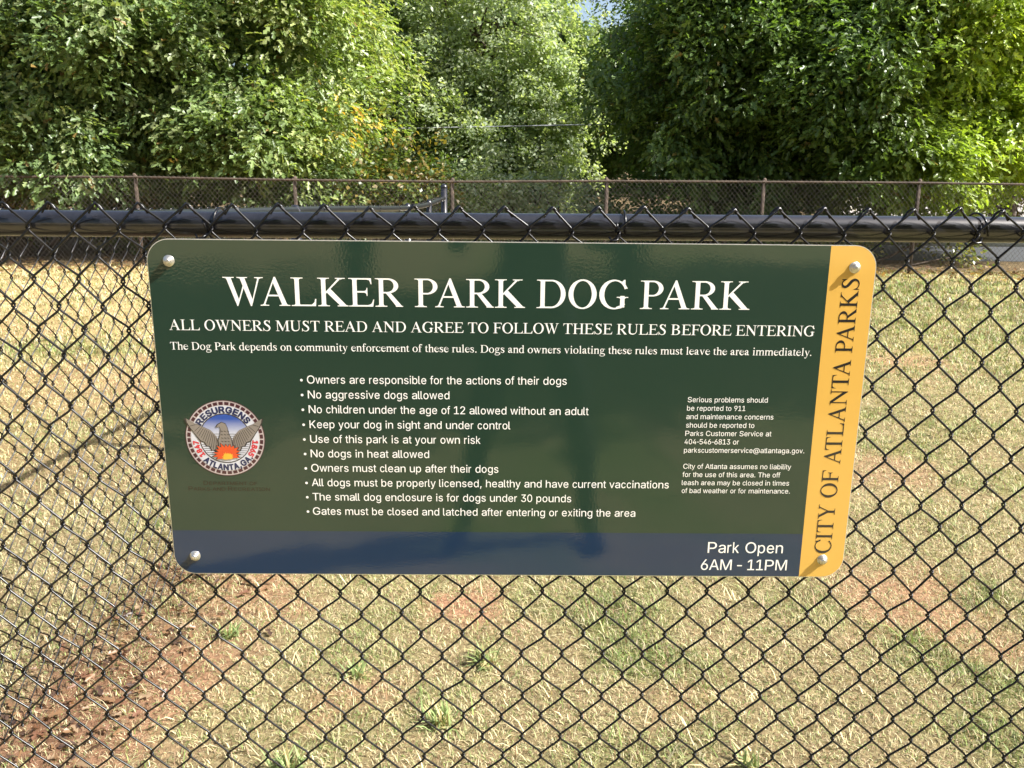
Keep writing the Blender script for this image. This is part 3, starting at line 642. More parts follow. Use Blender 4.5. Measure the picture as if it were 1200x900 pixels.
SANS = {
',': [278,[[72,-169,71,-152,111,96,206,98,136,-165,130,-169]]],
'-': [333,[[12,265,12,345,323,342,320,265]]],
'.': [278,[[122,-4,100,7,84,26,75,50,78,76,92,103,108,114,124,121,154,120,182,106,192,94,203,66,200,40,189,18,170,2,152,-5]]],
'0': [556,[[260,-8,232,-4,194,10,159,32,128,65,100,111,82,158,61,258,55,340,57,428,65,488,82,556,102,608,126,649,158,684,194,708,234,723,290,727,322,723,352,712,393,688,430,649,457,602,476,552,497,444,501,378,499,290,489,218,474,158,455,110,427,64,400,35,362,10,322,-5],[263,72,304,73,326,81,354,101,376,128,406,200,423,306,419,456,394,554,376,591,342,627,310,644,280,649,248,644,222,632,198,613,178,586,150,518,133,412,137,262,162,164,178,132,202,101,226,83]]],
'1': [556,[[58,-1,58,77,242,77,247,82,247,630,239,630,72,507,69,600,226,716,334,717,337,80,496,77,499,2]]],
'2': [556,[[58,-1,56,69,347,390,385,444,398,474,405,502,405,550,388,592,363,620,320,642,282,649,248,647,218,638,189,622,158,584,144,542,140,511,58,512,59,550,70,590,100,644,131,678,198,716,252,727,298,727,362,712,421,678,444,655,477,600,489,544,489,502,482,468,458,412,423,358,369,292,177,82,498,79,501,2]]],
'3': [556,[[252,-8,208,0,170,14,113,52,90,80,72,112,59,150,55,182,138,184,152,138,181,102,210,84,256,71,300,71,340,82,374,101,400,130,417,176,419,226,404,274,387,300,352,328,326,340,270,349,202,349,199,354,200,422,367,634,90,637,87,714,472,717,474,650,285,412,356,403,392,389,428,367,470,319,488,282,499,240,499,168,488,128,472,94,453,66,428,41,396,20,362,4,320,-7],[270,398,278,408,270,408]]],
'4': [556,[[346,-1,342,148,58,149,53,154,54,224,299,712,306,717,376,714,137,232,342,230,343,444,416,446,417,232,500,228,501,152,418,148,417,2]]],
'5': [556,[[246,-8,198,2,164,15,131,36,107,58,70,116,59,148,56,182,136,183,160,126,190,96,226,78,252,71,300,73,349,92,373,112,396,144,415,202,415,256,400,304,381,338,346,368,310,384,272,391,230,387,183,372,146,347,66,358,103,714,464,717,464,637,177,634,156,427,212,458,256,469,316,469,366,454,416,425,458,379,484,328,499,268,499,190,488,146,470,106,447,70,397,26,358,6,312,-7]]],
'6': [556,[[258,-8,198,4,162,22,132,44,104,74,76,124,57,186,55,240,61,284,82,348,122,426,312,715,404,717,402,708,212,423,274,443,328,441,370,430,400,416,430,395,453,372,474,340,490,298,499,260,499,182,488,140,470,100,447,66,424,43,392,20,350,2,316,-7],[261,70,292,69,322,76,362,97,398,142,415,192,415,252,398,302,375,334,357,350,326,366,300,373,254,373,228,366,201,352,162,310,141,254,139,214,143,184,156,146,170,122,206,88,232,76],[169,370,177,372,200,408,181,392]]],
'7': [556,[[104,0,409,634,58,637,56,716,500,716,500,632,196,3,190,-1]]],
'8': [556,[[250,-8,198,2,162,16,128,37,99,66,84,86,66,126,57,156,55,204,62,248,85,302,125,346,182,376,128,408,106,436,92,464,81,502,79,550,86,590,98,623,124,662,148,685,178,705,204,716,240,725,300,727,350,716,403,688,432,661,450,636,464,606,477,544,475,512,464,468,448,436,428,409,402,390,374,376,434,343,472,298,494,244,501,182,490,126,475,92,455,64,427,36,392,15,356,2,302,-9],[263,70,326,75,364,92,402,130,417,170,417,222,398,271,356,310,332,322,300,331,254,331,228,324,184,300,154,266,137,218,140,164,151,132,165,114,181,98,206,84,226,76],[255,410,296,409,342,426,368,447,390,488,397,538,384,588,354,625,322,642,284,649,232,642,189,614,166,576,159,550,159,510,176,462,210,428]]],
'9': [556,[[150,0,344,295,282,275,228,277,156,302,116,333,81,380,57,456,57,538,68,578,84,616,107,650,132,675,168,701,198,714,260,727,316,725,350,716,394,696,420,677,451,646,474,609,488,574,499,530,501,476,490,416,474,370,436,296,244,1],[356,310,373,324,387,348,379,346],[251,346,300,345,326,352,355,366,394,408,415,464,415,524,408,552,392,586,352,628,328,640,292,649,264,649,232,642,192,619,158,576,141,522,141,470,158,416,181,384,205,364,228,352]]],
'@': [1015,[[510,-190,464,-189,396,-179,328,-160,274,-138,226,-110,157,-50,109,16,88,64,70,120,57,204,57,300,70,382,88,438,112,488,163,558,225,612,274,641,328,664,390,681,482,693,590,691,654,680,716,660,766,636,810,608,840,583,882,537,930,454,948,400,957,356,959,274,955,204,948,168,927,104,907,72,878,43,846,26,812,17,764,15,726,21,697,30,662,51,634,95,604,57,556,28,524,19,446,21,408,32,366,57,329,94,304,136,283,212,281,280,292,334,308,375,330,407,388,457,456,481,522,483,580,467,628,432,634,473,712,472,713,160,722,120,744,94,778,83,804,86,841,108,862,152,875,218,877,320,868,384,839,460,801,514,758,554,682,596,630,612,582,621,486,623,408,612,360,598,310,574,279,556,247,528,212,489,190,454,166,400,145,310,145,192,168,94,188,50,214,9,246,-25,280,-52,322,-77,368,-96,478,-119,556,-119,622,-113,738,-85,759,-146,756,-152,622,-185],[465,94,522,93,574,110,593,124,608,144,628,192,635,274,629,322,620,348,590,387,554,404,522,411,484,411,446,403,401,372,378,338,368,312,361,248,368,202,382,162,400,132,418,115,440,102]]],
'A': [667,[[22,0,278,713,284,717,384,716,645,0,552,0,480,198,190,199,184,196,116,1],[215,280,451,282,394,444,332,640],[332,650,338,675,324,673]]],
'C': [722,[[352,-8,316,-5,262,10,210,36,168,67,128,112,97,164,71,228,59,288,55,348,59,428,74,498,97,554,128,607,166,648,210,682,262,708,330,725,408,727,478,712,536,686,570,663,603,630,630,592,652,546,666,492,576,492,561,536,537,574,498,608,442,634,396,643,336,641,298,630,258,610,229,588,198,552,174,511,157,466,145,384,147,304,158,250,177,200,207,154,258,108,294,90,334,78,394,75,464,92,512,121,548,160,576,224,666,222,652,172,630,126,595,78,569,54,520,24,476,6,408,-9]]],
'D': [722,[[58,-1,56,716,330,717,380,713,450,696,502,674,545,646,593,598,622,554,648,494,663,428,667,348,663,292,649,228,624,168,592,119,550,77,518,56,490,40,432,17,374,5,292,-1],[154,80,288,79,346,83,398,94,446,113,482,137,517,172,538,206,558,256,569,308,571,384,559,462,541,508,518,547,484,581,450,604,402,624,354,635,154,636]]],
'E': [667,[[80,-1,78,716,584,716,582,637,182,636,182,404,554,403,557,328,552,323,182,322,181,84,186,79,586,79,588,0]]],
'F': [611,[[58,-1,56,716,554,716,552,637,160,636,160,394,516,393,519,314,160,310,159,2]]],
'G': [778,[[378,-8,336,-5,278,10,224,33,174,69,132,111,98,166,76,220,63,272,55,350,59,428,76,498,100,556,133,608,174,649,220,682,276,708,350,725,434,727,484,718,542,700,578,682,618,655,657,618,680,586,704,536,715,492,616,492,594,540,553,590,522,612,470,634,422,643,356,641,310,628,274,610,238,585,210,555,184,514,165,466,153,398,153,318,166,250,184,203,209,166,242,131,308,91,360,77,442,77,482,86,526,104,552,121,581,150,612,204,627,280,428,281,426,360,720,361,723,274,719,230,703,170,668,109,651,88,614,55,572,29,516,6,460,-7]]],
'I': [278,[[-26,-1,-28,78,93,82,93,632,88,637,-28,638,-29,714,304,717,306,638,185,634,185,84,190,79,306,78,307,2]]],
'K': [667,[[58,-1,56,716,147,714,150,345,273,488,488,715,608,716,319,406,609,0,502,0,252,344,148,234,146,0]]],
'L': [556,[[58,-1,55,714,148,717,152,80,498,79,501,2]]],
'M': [833,[[58,-1,56,716,186,714,360,274,418,108,472,266,647,714,776,716,776,0,687,2,690,609,594,348,458,6,450,-1,382,-1,375,4,206,426,140,607,143,2],[409,70,426,71,418,97],[136,626,139,642,134,645,131,642],[692,628,698,640,696,645,691,642]]],
'N': [722,[[58,-1,56,716,172,716,474,274,574,115,569,226,569,714,666,716,666,0,550,1,282,394,148,601,153,458,153,2],[578,78,590,80,578,100],[143,612,144,638,130,638]]],
'O': [778,[[366,-8,326,-5,270,10,220,33,176,65,131,112,100,162,74,222,59,288,55,370,59,428,74,496,106,566,130,605,164,641,216,682,270,708,326,723,412,727,452,723,508,708,558,685,602,653,645,610,681,554,704,494,719,428,723,348,719,290,696,202,681,164,658,128,610,71,566,38,508,10,452,-5],[375,76,430,77,462,86,512,108,544,131,572,161,597,202,616,250,627,300,627,418,616,468,596,518,571,558,535,594,512,610,474,628,430,641,346,640,282,619,238,589,204,553,180,514,162,464,151,414,151,304,168,236,180,204,196,178,218,149,266,108,310,88,348,77]]],
'P': [667,[[58,-1,56,716,396,715,448,704,488,689,526,666,561,634,580,608,598,572,609,532,609,448,598,410,578,370,559,344,526,314,482,290,444,276,390,265,330,261,158,261,157,2],[134,262,157,262,156,341,133,338],[157,342,366,343,430,360,457,376,488,410,507,462,507,520,486,575,458,604,430,620,390,633,364,637,158,636]]],
'R': [722,[[66,-1,64,716,410,715,504,690,547,666,577,640,598,612,614,580,627,534,627,458,614,413,598,382,581,360,542,326,476,294,657,0,538,0,366,278,168,279,167,2],[122,280,167,280,166,359,122,358],[167,360,380,361,420,368,474,390,506,424,523,470,523,526,506,572,492,591,470,608,404,633,378,637,168,636]]],
'S': [667,[[318,-12,262,-7,188,14,152,32,121,54,94,85,74,117,60,160,56,192,152,193,164,156,176,133,198,109,222,94,286,73,324,69,372,71,434,87,473,110,493,130,515,172,517,204,508,236,486,263,440,290,214,358,166,380,129,406,100,442,82,480,77,550,90,596,110,632,136,660,168,684,208,704,254,719,310,727,368,727,430,717,472,702,536,663,563,636,583,604,597,566,600,534,508,533,496,568,482,590,450,618,418,634,376,645,302,645,246,631,221,618,191,590,180,572,171,538,173,508,180,490,205,462,250,436,470,370,539,334,573,304,602,257,611,224,611,180,598,126,580,92,549,56,520,34,480,14,436,-1,372,-11]]],
'T': [611,[[260,-1,257,634,22,637,19,714,588,717,588,637,353,634,353,2]]],
'U': [722,[[332,-10,246,4,200,22,156,48,120,79,95,110,72,154,59,196,55,238,55,714,153,714,153,256,158,216,175,166,212,121,252,96,318,75,376,73,434,82,498,112,528,139,558,192,567,234,567,714,664,717,667,238,663,196,650,154,628,112,602,79,567,48,526,24,476,4,416,-9]]],
'a': [556,[[210,-10,178,-4,136,14,100,39,80,64,66,90,57,122,55,164,65,210,82,239,102,259,148,284,202,299,360,321,396,332,404,338,411,352,408,394,398,420,376,445,354,456,316,467,274,467,222,453,185,428,154,387,74,410,72,414,102,465,127,490,176,520,232,537,282,543,326,541,378,530,428,508,446,495,476,458,493,422,501,368,501,2,414,0,410,73,374,31,326,2,276,-11],[231,66,286,65,316,72,344,84,383,116,404,153,411,176,410,264,344,247,206,224,174,208,159,194,145,164,145,134,152,114,180,84]]],
'b': [556,[[260,-10,216,4,193,18,138,83,133,78,132,0,55,2,58,717,135,714,136,452,142,452,181,504,212,526,238,536,276,543,328,539,364,528,390,514,434,477,469,424,488,370,499,316,499,216,488,162,474,120,454,82,435,56,402,25,365,4,326,-9],[257,68,292,67,326,76,352,91,375,114,391,138,406,176,419,252,413,334,402,370,386,402,373,422,338,450,308,462,288,465,248,463,222,454,197,440,179,422,152,372,135,302,135,232,141,196,164,134,199,92,226,76]]],
'c': [500,[[242,-10,186,4,154,22,119,54,98,84,63,166,55,214,53,278,63,364,78,408,100,450,123,482,151,508,188,528,220,539,266,543,328,530,382,499,422,450,444,392,376,372,358,410,336,439,302,458,276,465,232,462,206,452,186,438,152,390,142,364,129,304,129,226,150,146,168,113,195,86,230,70,264,65,304,74,336,93,362,126,378,164,446,142,434,104,420,78,407,58,377,28,348,9,314,-4,280,-11]]],
'd': [556,[[248,-10,192,4,154,25,106,75,82,120,65,172,55,252,57,318,82,412,104,453,148,501,192,528,240,541,300,541,342,527,378,501,418,452,419,714,498,717,501,2,424,0,423,78,418,83,388,43,344,6,294,-11],[261,68,296,67,336,78,378,113,404,160,421,232,417,330,406,370,390,402,376,423,348,446,310,462,292,465,250,463,224,454,182,421,154,370,139,308,137,254,143,198,166,136,182,112,203,92,226,78]]],
'e': [556,[[268,-10,246,-9,202,4,164,24,133,48,106,79,82,124,68,164,57,214,55,276,57,314,74,384,104,448,123,472,163,508,202,528,238,539,290,543,334,536,386,517,424,489,450,461,472,422,493,362,499,324,501,244,496,239,137,238,146,178,170,126,189,102,238,74,280,65,306,65,344,74,388,103,415,148,491,128,466,71,432,35,406,18,352,-5,320,-11],[110,240,137,240,136,311,109,308],[420,288,451,310,420,311],[139,312,419,314,404,378,390,406,362,439,320,460,266,465,218,451,181,422,166,402,144,354]]],
'f': [278,[[88,-1,85,458,-2,462,-3,532,84,536,87,636,94,662,104,687,132,719,170,740,196,747,252,745,280,734,263,664,226,669,204,667,188,660,173,646,161,616,159,540,164,535,262,534,263,464,159,458,159,2]]],
'g': [556,[[266,-212,196,-200,138,-172,101,-136,79,-98,144,-58,182,-105,212,-124,234,-132,260,-137,318,-135,362,-118,380,-107,402,-83,416,-48,419,92,412,93,389,60,358,32,326,16,292,7,230,9,192,20,144,49,104,90,82,130,65,178,57,220,55,282,57,320,68,372,82,414,109,460,148,501,192,528,262,543,300,541,324,534,372,507,418,449,423,454,424,534,498,535,501,-22,490,-86,466,-135,422,-176,360,-203,318,-211],[271,84,306,85,336,94,380,127,404,170,421,240,417,332,404,376,392,400,356,442,334,454,290,465,250,463,224,454,181,420,150,360,137,284,144,204,154,172,174,136,190,117,218,98,252,86]]],
'h': [556,[[58,-1,55,714,140,717,144,447,171,484,200,510,238,530,306,543,374,534,416,516,458,481,477,452,493,408,501,348,501,2,411,2,408,370,392,410,379,428,357,446,324,460,278,465,240,458,214,448,176,417,160,393,147,352,143,316,143,2],[129,406,143,408,142,433]]],
'i': [222,[[70,-1,67,532,150,535,153,2],[104,626,82,632,61,650,51,686,60,712,74,727,94,736,116,739,140,732,161,714,171,678,162,652,150,639,128,628]]],
'j': [222,[[32,-201,30,-124,62,-120,80,-111,93,-96,103,-66,103,532,174,535,177,-68,173,-94,150,-152,125,-178,76,-198],[136,626,115,632,98,652,91,670,91,694,98,712,114,731,144,739,162,734,177,724,186,710,193,678,186,654,168,633]]],
'k': [500,[[58,-1,55,714,126,717,130,300,141,302,336,533,426,534,237,306,443,2,350,0,178,248,129,196,129,2]]],
'l': [222,[[132,-2,94,4,70,14,52,27,34,54,23,86,24,717,107,714,107,120,116,88,124,80,148,73,186,76,201,6,178,-1]]],
'm': [833,[[58,-1,56,534,140,534,142,447,171,490,206,520,246,538,288,545,330,541,369,526,408,491,434,441,461,482,504,518,552,538,594,545,638,543,688,527,714,511,752,468,768,432,777,380,776,0,689,2,687,392,676,421,654,443,630,456,602,465,554,465,532,459,498,439,471,402,459,344,459,2,374,0,373,368,368,396,357,422,322,452,282,465,246,465,206,452,186,439,160,409,149,384,143,344,143,2],[429,416,439,418,434,431],[136,418,141,420,140,429]]],
'n': [556,[[58,-1,56,534,140,534,142,443,171,484,199,510,238,530,270,539,306,543,354,539,396,526,435,504,459,480,477,452,499,378,500,0,411,2,411,340,409,368,397,402,381,426,356,446,324,460,278,465,240,458,214,448,176,417,160,393,147,352,143,316,143,2],[129,406,141,408,140,429]]],
'o': [556,[[258,-10,196,4,160,24,130,49,104,81,82,124,66,170,57,214,55,278,65,358,82,408,104,448,130,482,162,508,200,528,234,539,284,543,322,538,380,516,416,491,448,455,474,409,488,368,499,314,501,252,491,172,478,134,454,86,427,50,396,24,358,4,316,-9],[257,68,294,67,334,78,356,91,375,110,404,162,421,234,417,324,394,392,367,430,346,446,306,462,284,465,250,463,224,454,198,438,179,418,150,364,135,280,141,200,150,166,168,130,200,92,222,78]]],
'p': [556,[[58,-201,55,532,132,534,133,456,138,451,182,505,226,532,258,541,292,543,328,539,364,528,401,508,435,476,469,424,488,370,499,316,499,216,488,162,474,120,450,75,402,25,364,4,326,-9,262,-11,222,1,180,30,142,82,136,82,135,-198],[257,68,292,67,326,76,352,91,375,114,391,138,406,176,419,252,413,334,402,370,386,402,373,422,338,450,308,462,288,465,248,463,222,454,197,440,179,422,152,372,135,302,135,232,141,196,164,134,199,92,226,76]]],
'q': [556,[[422,-201,418,82,414,82,388,43,342,5,294,-11,230,-9,166,18,122,55,89,104,68,162,57,214,57,318,82,412,104,452,132,487,160,510,192,528,218,536,278,543,334,530,376,503,418,451,423,456,424,534,501,532,501,-198],[261,68,296,67,336,78,378,113,404,160,421,232,417,330,406,370,390,402,376,423,348,446,310,462,292,465,250,463,224,454,182,421,154,370,139,308,137,254,143,198,166,136,182,112,203,92,226,78]]],
'r': [333,[[54,-1,51,532,122,534,126,454,153,500,194,532,220,541,278,543,280,457,222,459,196,452,164,432,140,400,125,342,125,2]]],
's': [500,[[216,-10,160,4,110,33,76,74,56,132,130,149,153,104,174,84,222,65,266,65,305,74,331,88,346,103,358,126,360,162,343,192,326,205,284,220,164,254,130,272,106,291,88,316,74,352,71,404,82,444,94,468,134,508,192,535,246,543,290,541,342,526,384,499,414,460,434,410,364,391,341,432,310,458,266,469,226,467,190,452,164,431,151,394,156,368,167,348,188,332,350,282,402,251,428,218,440,186,445,154,443,124,434,94,418,63,396,39,356,12,286,-9]]],
't': [278,[[192,-4,174,-2,141,10,118,30,100,58,89,90,85,126,85,458,15,464,16,534,85,538,88,665,156,664,158,536,251,532,250,462,157,458,159,118,167,92,180,78,196,71,248,74,263,4,234,-5]]],
'u': [556,[[228,-6,174,4,121,32,90,66,66,116,55,186,56,534,143,532,143,208,147,168,160,132,180,105,204,86,246,73,278,71,320,78,356,96,388,129,402,158,411,206,411,532,500,534,500,0,414,0,412,89,383,48,346,19,282,-5],[414,104,425,124,424,129,413,126]]],
'v': [500,[[212,-1,22,534,102,535,108,531,214,212,250,88,288,218,393,532,478,534,292,3,286,-1],[238,30,263,32,250,76]]],
'w': [722,[[172,-1,22,534,105,532,192,192,212,99,320,534,405,532,510,102,540,234,617,532,700,534,552,2,471,2,360,430,332,310,250,2],[207,58,219,60,212,85],[503,58,515,60,510,87],[359,444,367,462,366,477,353,474]]],
'x': [500,[[50,0,206,270,212,269,224,248,227,254,226,301,210,278,206,279,59,534,144,533,252,333,360,533,443,534,294,275,290,274,276,296,270,296,252,327,235,294,272,292,274,243,290,266,294,266,449,0,366,1,250,215,134,1],[248,222,265,248,264,255,233,254]]],
'y': [500,[[106,-204,74,-201,59,-194,76,-125,80,-121,128,-127,144,-122,160,-111,186,-68,209,-2,22,534,107,532,214,212,250,89,286,212,393,532,478,534,270,-62,241,-130,224,-155,184,-188,150,-201],[238,30,263,32,250,78]]],
'z': [500,[[58,-1,56,66,333,452,66,455,64,534,436,534,436,466,165,82,442,79,444,0]]],
}
BOLD = {
',': [363,[[70,-226,28,-209,11,-166,58,118,71,140,100,155,228,152,256,130,265,86,190,-184,176,-209,154,-222]]],
'.': [363,[[122,-62,76,-46,47,-22,22,26,17,70,38,126,63,154,110,177,166,177,214,154,240,126,259,80,259,36,242,-6,209,-42,166,-61]]],
'1': [641,[[192,-260,230,-245,334,-245,371,-258],[56,-58,23,-48,2,-20,-1,88,14,117,42,132,189,138,189,516,90,452,58,449,38,458,22,474,11,508,16,622,29,644,186,758,376,758,395,712,395,138,510,133,540,117,557,74,552,-20,530,-48,496,-59,340,-59,318,-54,292,-37,266,-54,244,-59]]],
'4': [641,[[268,-260,306,-245,374,-245,411,-258],[344,-58,311,-48,290,-20,284,90,42,93,12,109,-5,152,0,244,264,759,414,759,424,748,434,716,430,694,337,506,428,503,458,487,475,444,475,290,514,284,541,270,559,226,559,152,548,118,520,96,475,88,475,2,464,-33,428,-57],[229,288,284,288,284,397]]],
'5': [641,[[70,-260,108,-245,462,-245,501,-258],[246,-66,178,-52,90,-5,38,54,4,132,-3,178,2,202,15,224,44,239,134,241,166,233,186,214,207,160,232,138,258,129,304,134,326,147,347,174,357,208,357,250,346,284,325,312,302,326,244,331,214,323,168,294,144,289,52,302,18,326,7,364,48,730,66,759,506,758,525,712,523,626,507,596,464,579,232,579,223,526,296,529,376,512,438,480,487,436,537,352,551,306,559,220,544,132,490,31,422,-26,326,-63]]],
'6': [641,[[280,-260,318,-245,404,-245,441,-258],[258,-66,184,-52,130,-26,91,2,56,42,22,104,1,172,-3,240,5,298,28,368,74,458,271,756,444,759,462,730,460,694,333,500,432,464,502,402,530,356,553,284,559,230,555,168,518,68,464,1,424,-28,364,-54,316,-65],[261,128,290,127,321,138,346,168,357,198,359,234,346,276,319,306,294,315,260,315,233,304,210,278,199,248,197,212,209,168,235,138]]],
'7': [641,[[22,-260,60,-245,496,-245,535,-258],[102,-58,70,-48,54,-32,45,-12,48,20,318,576,60,579,24,590,8,606,-3,640,-3,714,8,748,20,759,540,758,559,714,554,612,242,-32,206,-57]]],
'8': [641,[[168,-260,190,-248,258,-235,330,-239,389,-260],[250,-66,172,-50,97,-12,36,53,14,100,-3,184,5,260,36,332,75,380,38,444,26,486,25,586,45,646,82,703,157,758,394,759,435,736,473,702,498,668,526,600,535,544,529,486,518,448,480,380,520,330,550,258,559,200,555,142,520,56,458,-12,370,-54,322,-65],[263,128,320,134,356,168,356,226,333,256,312,268,244,268,220,255,200,228,194,196,202,162,220,142],[261,468,306,472,334,502,334,558,306,586,254,588,222,560,216,530,224,494]]],
'A': [752,[[246,-260,284,-245,382,-245,419,-258],[20,-58,-22,-41,-36,-14,-36,14,225,736,242,759,424,758,444,724,698,28,704,2,699,-24,687,-42,658,-57,532,-54,511,-42,498,-21,440,140,230,141,172,-14,156,-41,112,-59],[296,338,369,338,332,442]]],
'E': [752,[[44,-260,82,-245,580,-245,619,-258],[78,-58,36,-41,19,2,19,712,30,748,42,759,624,758,641,728,643,640,632,606,608,585,580,579,239,574,242,461,552,461,597,444,615,398,615,326,604,292,588,276,554,265,242,265,239,142,608,132,630,119,645,90,647,2,636,-32,616,-51,584,-59]]],
'G': [863,[[256,-260,320,-241,378,-235,462,-239,541,-260],[378,-66,264,-46,204,-21,134,27,84,79,44,146,7,258,-3,350,3,442,22,518,62,604,100,657,188,730,250,759,548,759,610,730,657,698,724,625,752,572,772,508,773,480,764,460,728,435,602,436,574,451,536,523,486,567,420,585,330,574,279,544,255,518,222,452,209,348,219,276,236,230,282,173,332,144,394,133,474,144,514,165,556,221,428,223,384,241,367,286,369,372,384,401,428,419,718,419,755,408,778,374,775,216,758,154,728,94,694,49,645,6,530,-50,460,-65]]],
'L': [641,[[22,-260,60,-245,148,-245,185,-258],[56,-58,14,-41,-3,2,-1,728,18,759,188,759,204,736,209,712,209,140,520,132,542,119,556,92,557,-12,541,-42,498,-59]]],
'N': [807,[[22,-260,60,-245,170,-245,207,-258],[536,-260,574,-245,664,-245,701,-258],[56,-58,14,-41,-3,4,-3,712,14,757,212,758,510,327,516,736,532,759,706,758,725,712,725,4,708,-41,662,-59,554,-59,510,-41,212,391,206,-20,193,-42,166,-56]]],
'R': [807,[[30,-260,68,-245,382,-245,469,-260],[64,-58,22,-41,5,2,5,712,16,748,28,759,478,759,572,718,619,680,667,604,683,548,687,488,674,412,646,350,607,304,560,268,711,24,715,-12,706,-32,690,-48,656,-59,540,-59,506,-48,334,220,230,221,225,2,214,-32,178,-57],[226,418,380,419,438,436,458,456,467,486,456,542,427,566,378,579,226,578]]],
'S': [752,[[200,-260,240,-245,312,-235,404,-239,475,-260],[318,-70,248,-63,168,-40,80,13,38,66,14,114,-3,190,5,220,23,240,44,249,168,248,202,225,219,174,237,152,286,132,324,127,382,131,422,146,454,176,458,206,446,220,404,242,194,304,134,332,88,365,52,410,26,466,18,526,23,578,37,620,69,674,135,732,188,758,484,759,576,705,630,638,652,582,659,538,641,492,598,475,492,478,464,493,438,552,419,570,348,589,292,585,254,570,232,546,230,520,270,490,510,416,596,363,638,312,660,264,669,222,665,148,628,60,589,14,552,-14,452,-56]]],
'T': [696,[[-14,-260,24,-245,586,-245,625,-258],[258,-58,216,-41,199,2,199,576,22,579,-12,590,-37,626,-34,736,-16,759,630,758,649,712,647,626,631,596,588,579,411,576,408,-14,394,-41,366,-56]]],
'U': [807,[[22,-260,60,-245,150,-245,187,-258],[534,-260,572,-245,664,-245,701,-258],[332,-68,232,-52,124,0,53,70,18,134,-3,238,2,736,18,759,190,759,200,748,211,712,211,256,220,206,239,176,278,147,324,133,376,131,426,140,471,164,492,188,509,232,509,712,520,748,530,759,706,758,725,712,725,238,704,134,676,80,645,40,558,-24,490,-52,430,-65]]],
}
def layout(font, text, kern=None):
    """polygons in em/1000 and the total ink extent"""
    x = 0; P = []
    for i, ch in enumerate(text):
        if ch == ' ': x += 250 if font is SERIF else 278; continue
        if ch not in font: x += 300; continue
        w, polys = font[ch]
        if i and kern: x += kern.get(text[i-1]+ch, 0)
        for c in polys: P.append([(x+c[k], c[k+1]) for k in range(0, len(c), 2)])
        x += w
    return P
KERN = {'WA': -110, 'AT': -95, 'TA': -80, 'LK': 0, 'PA': -85, 'AL': 0, 'LT': -60, 'TY': 0, 'FA': -60, 'AV': -90, 'RT': -40, 'OW': -20, 'LL': -10, 'To': -60, 'y.': -60, 'AN': 10, 'F ': -10, 'LA': 10}
def line(name, font, text, xl, zl, xr, zr, mat, y=-.0006, parent=None, bullet=None, small_caps=False):
    if small_caps:
        P = []; x = 0
        for wd in text.split(' '):
            small = wd in ('OF', 'AND')
            for i, ch in enumerate(wd):
                s = 1.0 if (i == 0 and not small) else .80
                w, polys = font[ch]
                for c in polys: P.append([(x+c[k]*s*1.25, c[k+1]*s) for k in range(0, len(c), 2)])
                x += w*s*1.25+24
            x += 280
    else: P = layout(font, text, KERN if font is SERIF else None)
    x0 = min(p[0] for c in P for p in c); x1 = max(p[0] for c in P for p in c)
    s = (xr-xl)/(x1-x0); sl = (zr-zl)/(xr-xl)
    polys = [[(xl+(px-x0)*s, zl+pz*s+(px-x0)*s*sl) for px, pz in c] for c in P]
    if bullet is not None:
        cz = zl+s*300; r = s*118
        polys.append([(bullet+r*math.cos(a*math.pi/8), cz+r*math.sin(a*math.pi/8)) for a in range(16)])
    return flat(name, polys, y, mat, parent or sg)

TEXT = [
('s','WALKER PARK DOG PARK',-0.4587,0.1808,0.3785,0.1810),
('s','ALL OWNERS MUST READ AND AGREE TO FOLLOW THESE RULES BEFORE ENTERING',-0.5490,0.1404,0.4867,0.1389),
('s','The Dog Park depends on community enforcement of these rules. Dogs and owners violating these rules must leave the area immediately.',-0.5500,0.1084,0.4849,0.1066),
('a','Owners are responsible for the actions of their dogs',-0.3333,0.0539,0.0892,0.0550),
('a','No aggressive dogs allowed',-0.3331,0.0288,-0.1021,0.0292),
('a','No children under the age of 12 allowed without an adult',-0.3329,0.0039,0.1264,0.0040),
('a','Keep your dog in sight and under control',-0.3327,-0.0217,-0.0020,-0.0214),
('a','Use of this park is at your own risk',-0.3329,-0.0471,-0.0513,-0.0469),
('a','No dogs in heat allowed',-0.3332,-0.0723,-0.1366,-0.0722),
('a','Owners must clean up after their dogs',-0.3334,-0.0975,-0.0213,-0.0975),
('a','All dogs must be properly licensed, healthy and have current vaccinations',-0.3336,-0.1232,0.2656,-0.1231),
('a','The small dog enclosure is for dogs under 30 pounds',-0.3336,-0.1487,0.1020,-0.1491),
('a','Gates must be closed and latched after entering or exiting the area',-0.3341,-0.1745,0.2115,-0.1746),
('a','Serious problems should',0.2887,0.0274,0.4204,0.0276),
('a','be reported to 911',0.2884,0.0130,0.3848,0.0131),
('a','and maintenance concerns',0.2881,-0.0015,0.4321,-0.0013),
('a','should be reported to',0.2886,-0.0161,0.4017,-0.0159),
('a','Parks Customer Service at',0.2881,-0.0304,0.4311,-0.0302),
('a','404-546-6813 or',0.2877,-0.0449,0.3781,-0.0448),
('a','parkscustomerservice@atlantaga.gov.',0.2876,-0.0595,0.4887,-0.0593),
('a','City of Atlanta assumes no liability',0.2881,-0.0879,0.4691,-0.0877),
('a','for the use of this area. The off',0.2876,-0.1024,0.4521,-0.1023),
('a','leash area may be closed in times',0.2873,-0.1169,0.4682,-0.1167),
('a','of bad weather or for maintenance.',0.2880,-0.1311,0.4710,-0.1309),
('a','Park Open',0.3388,-0.2400,0.4683,-0.2401),
('a','6AM - 11PM',0.3291,-0.2719,0.4776,-0.2720),
('d','DEPARTMENT OF',-0.5144,-0.1222,-0.4246,-0.1222),
('d','PARKS AND RECREATION',-0.5402,-0.1324,-0.4042,-0.1324),
]
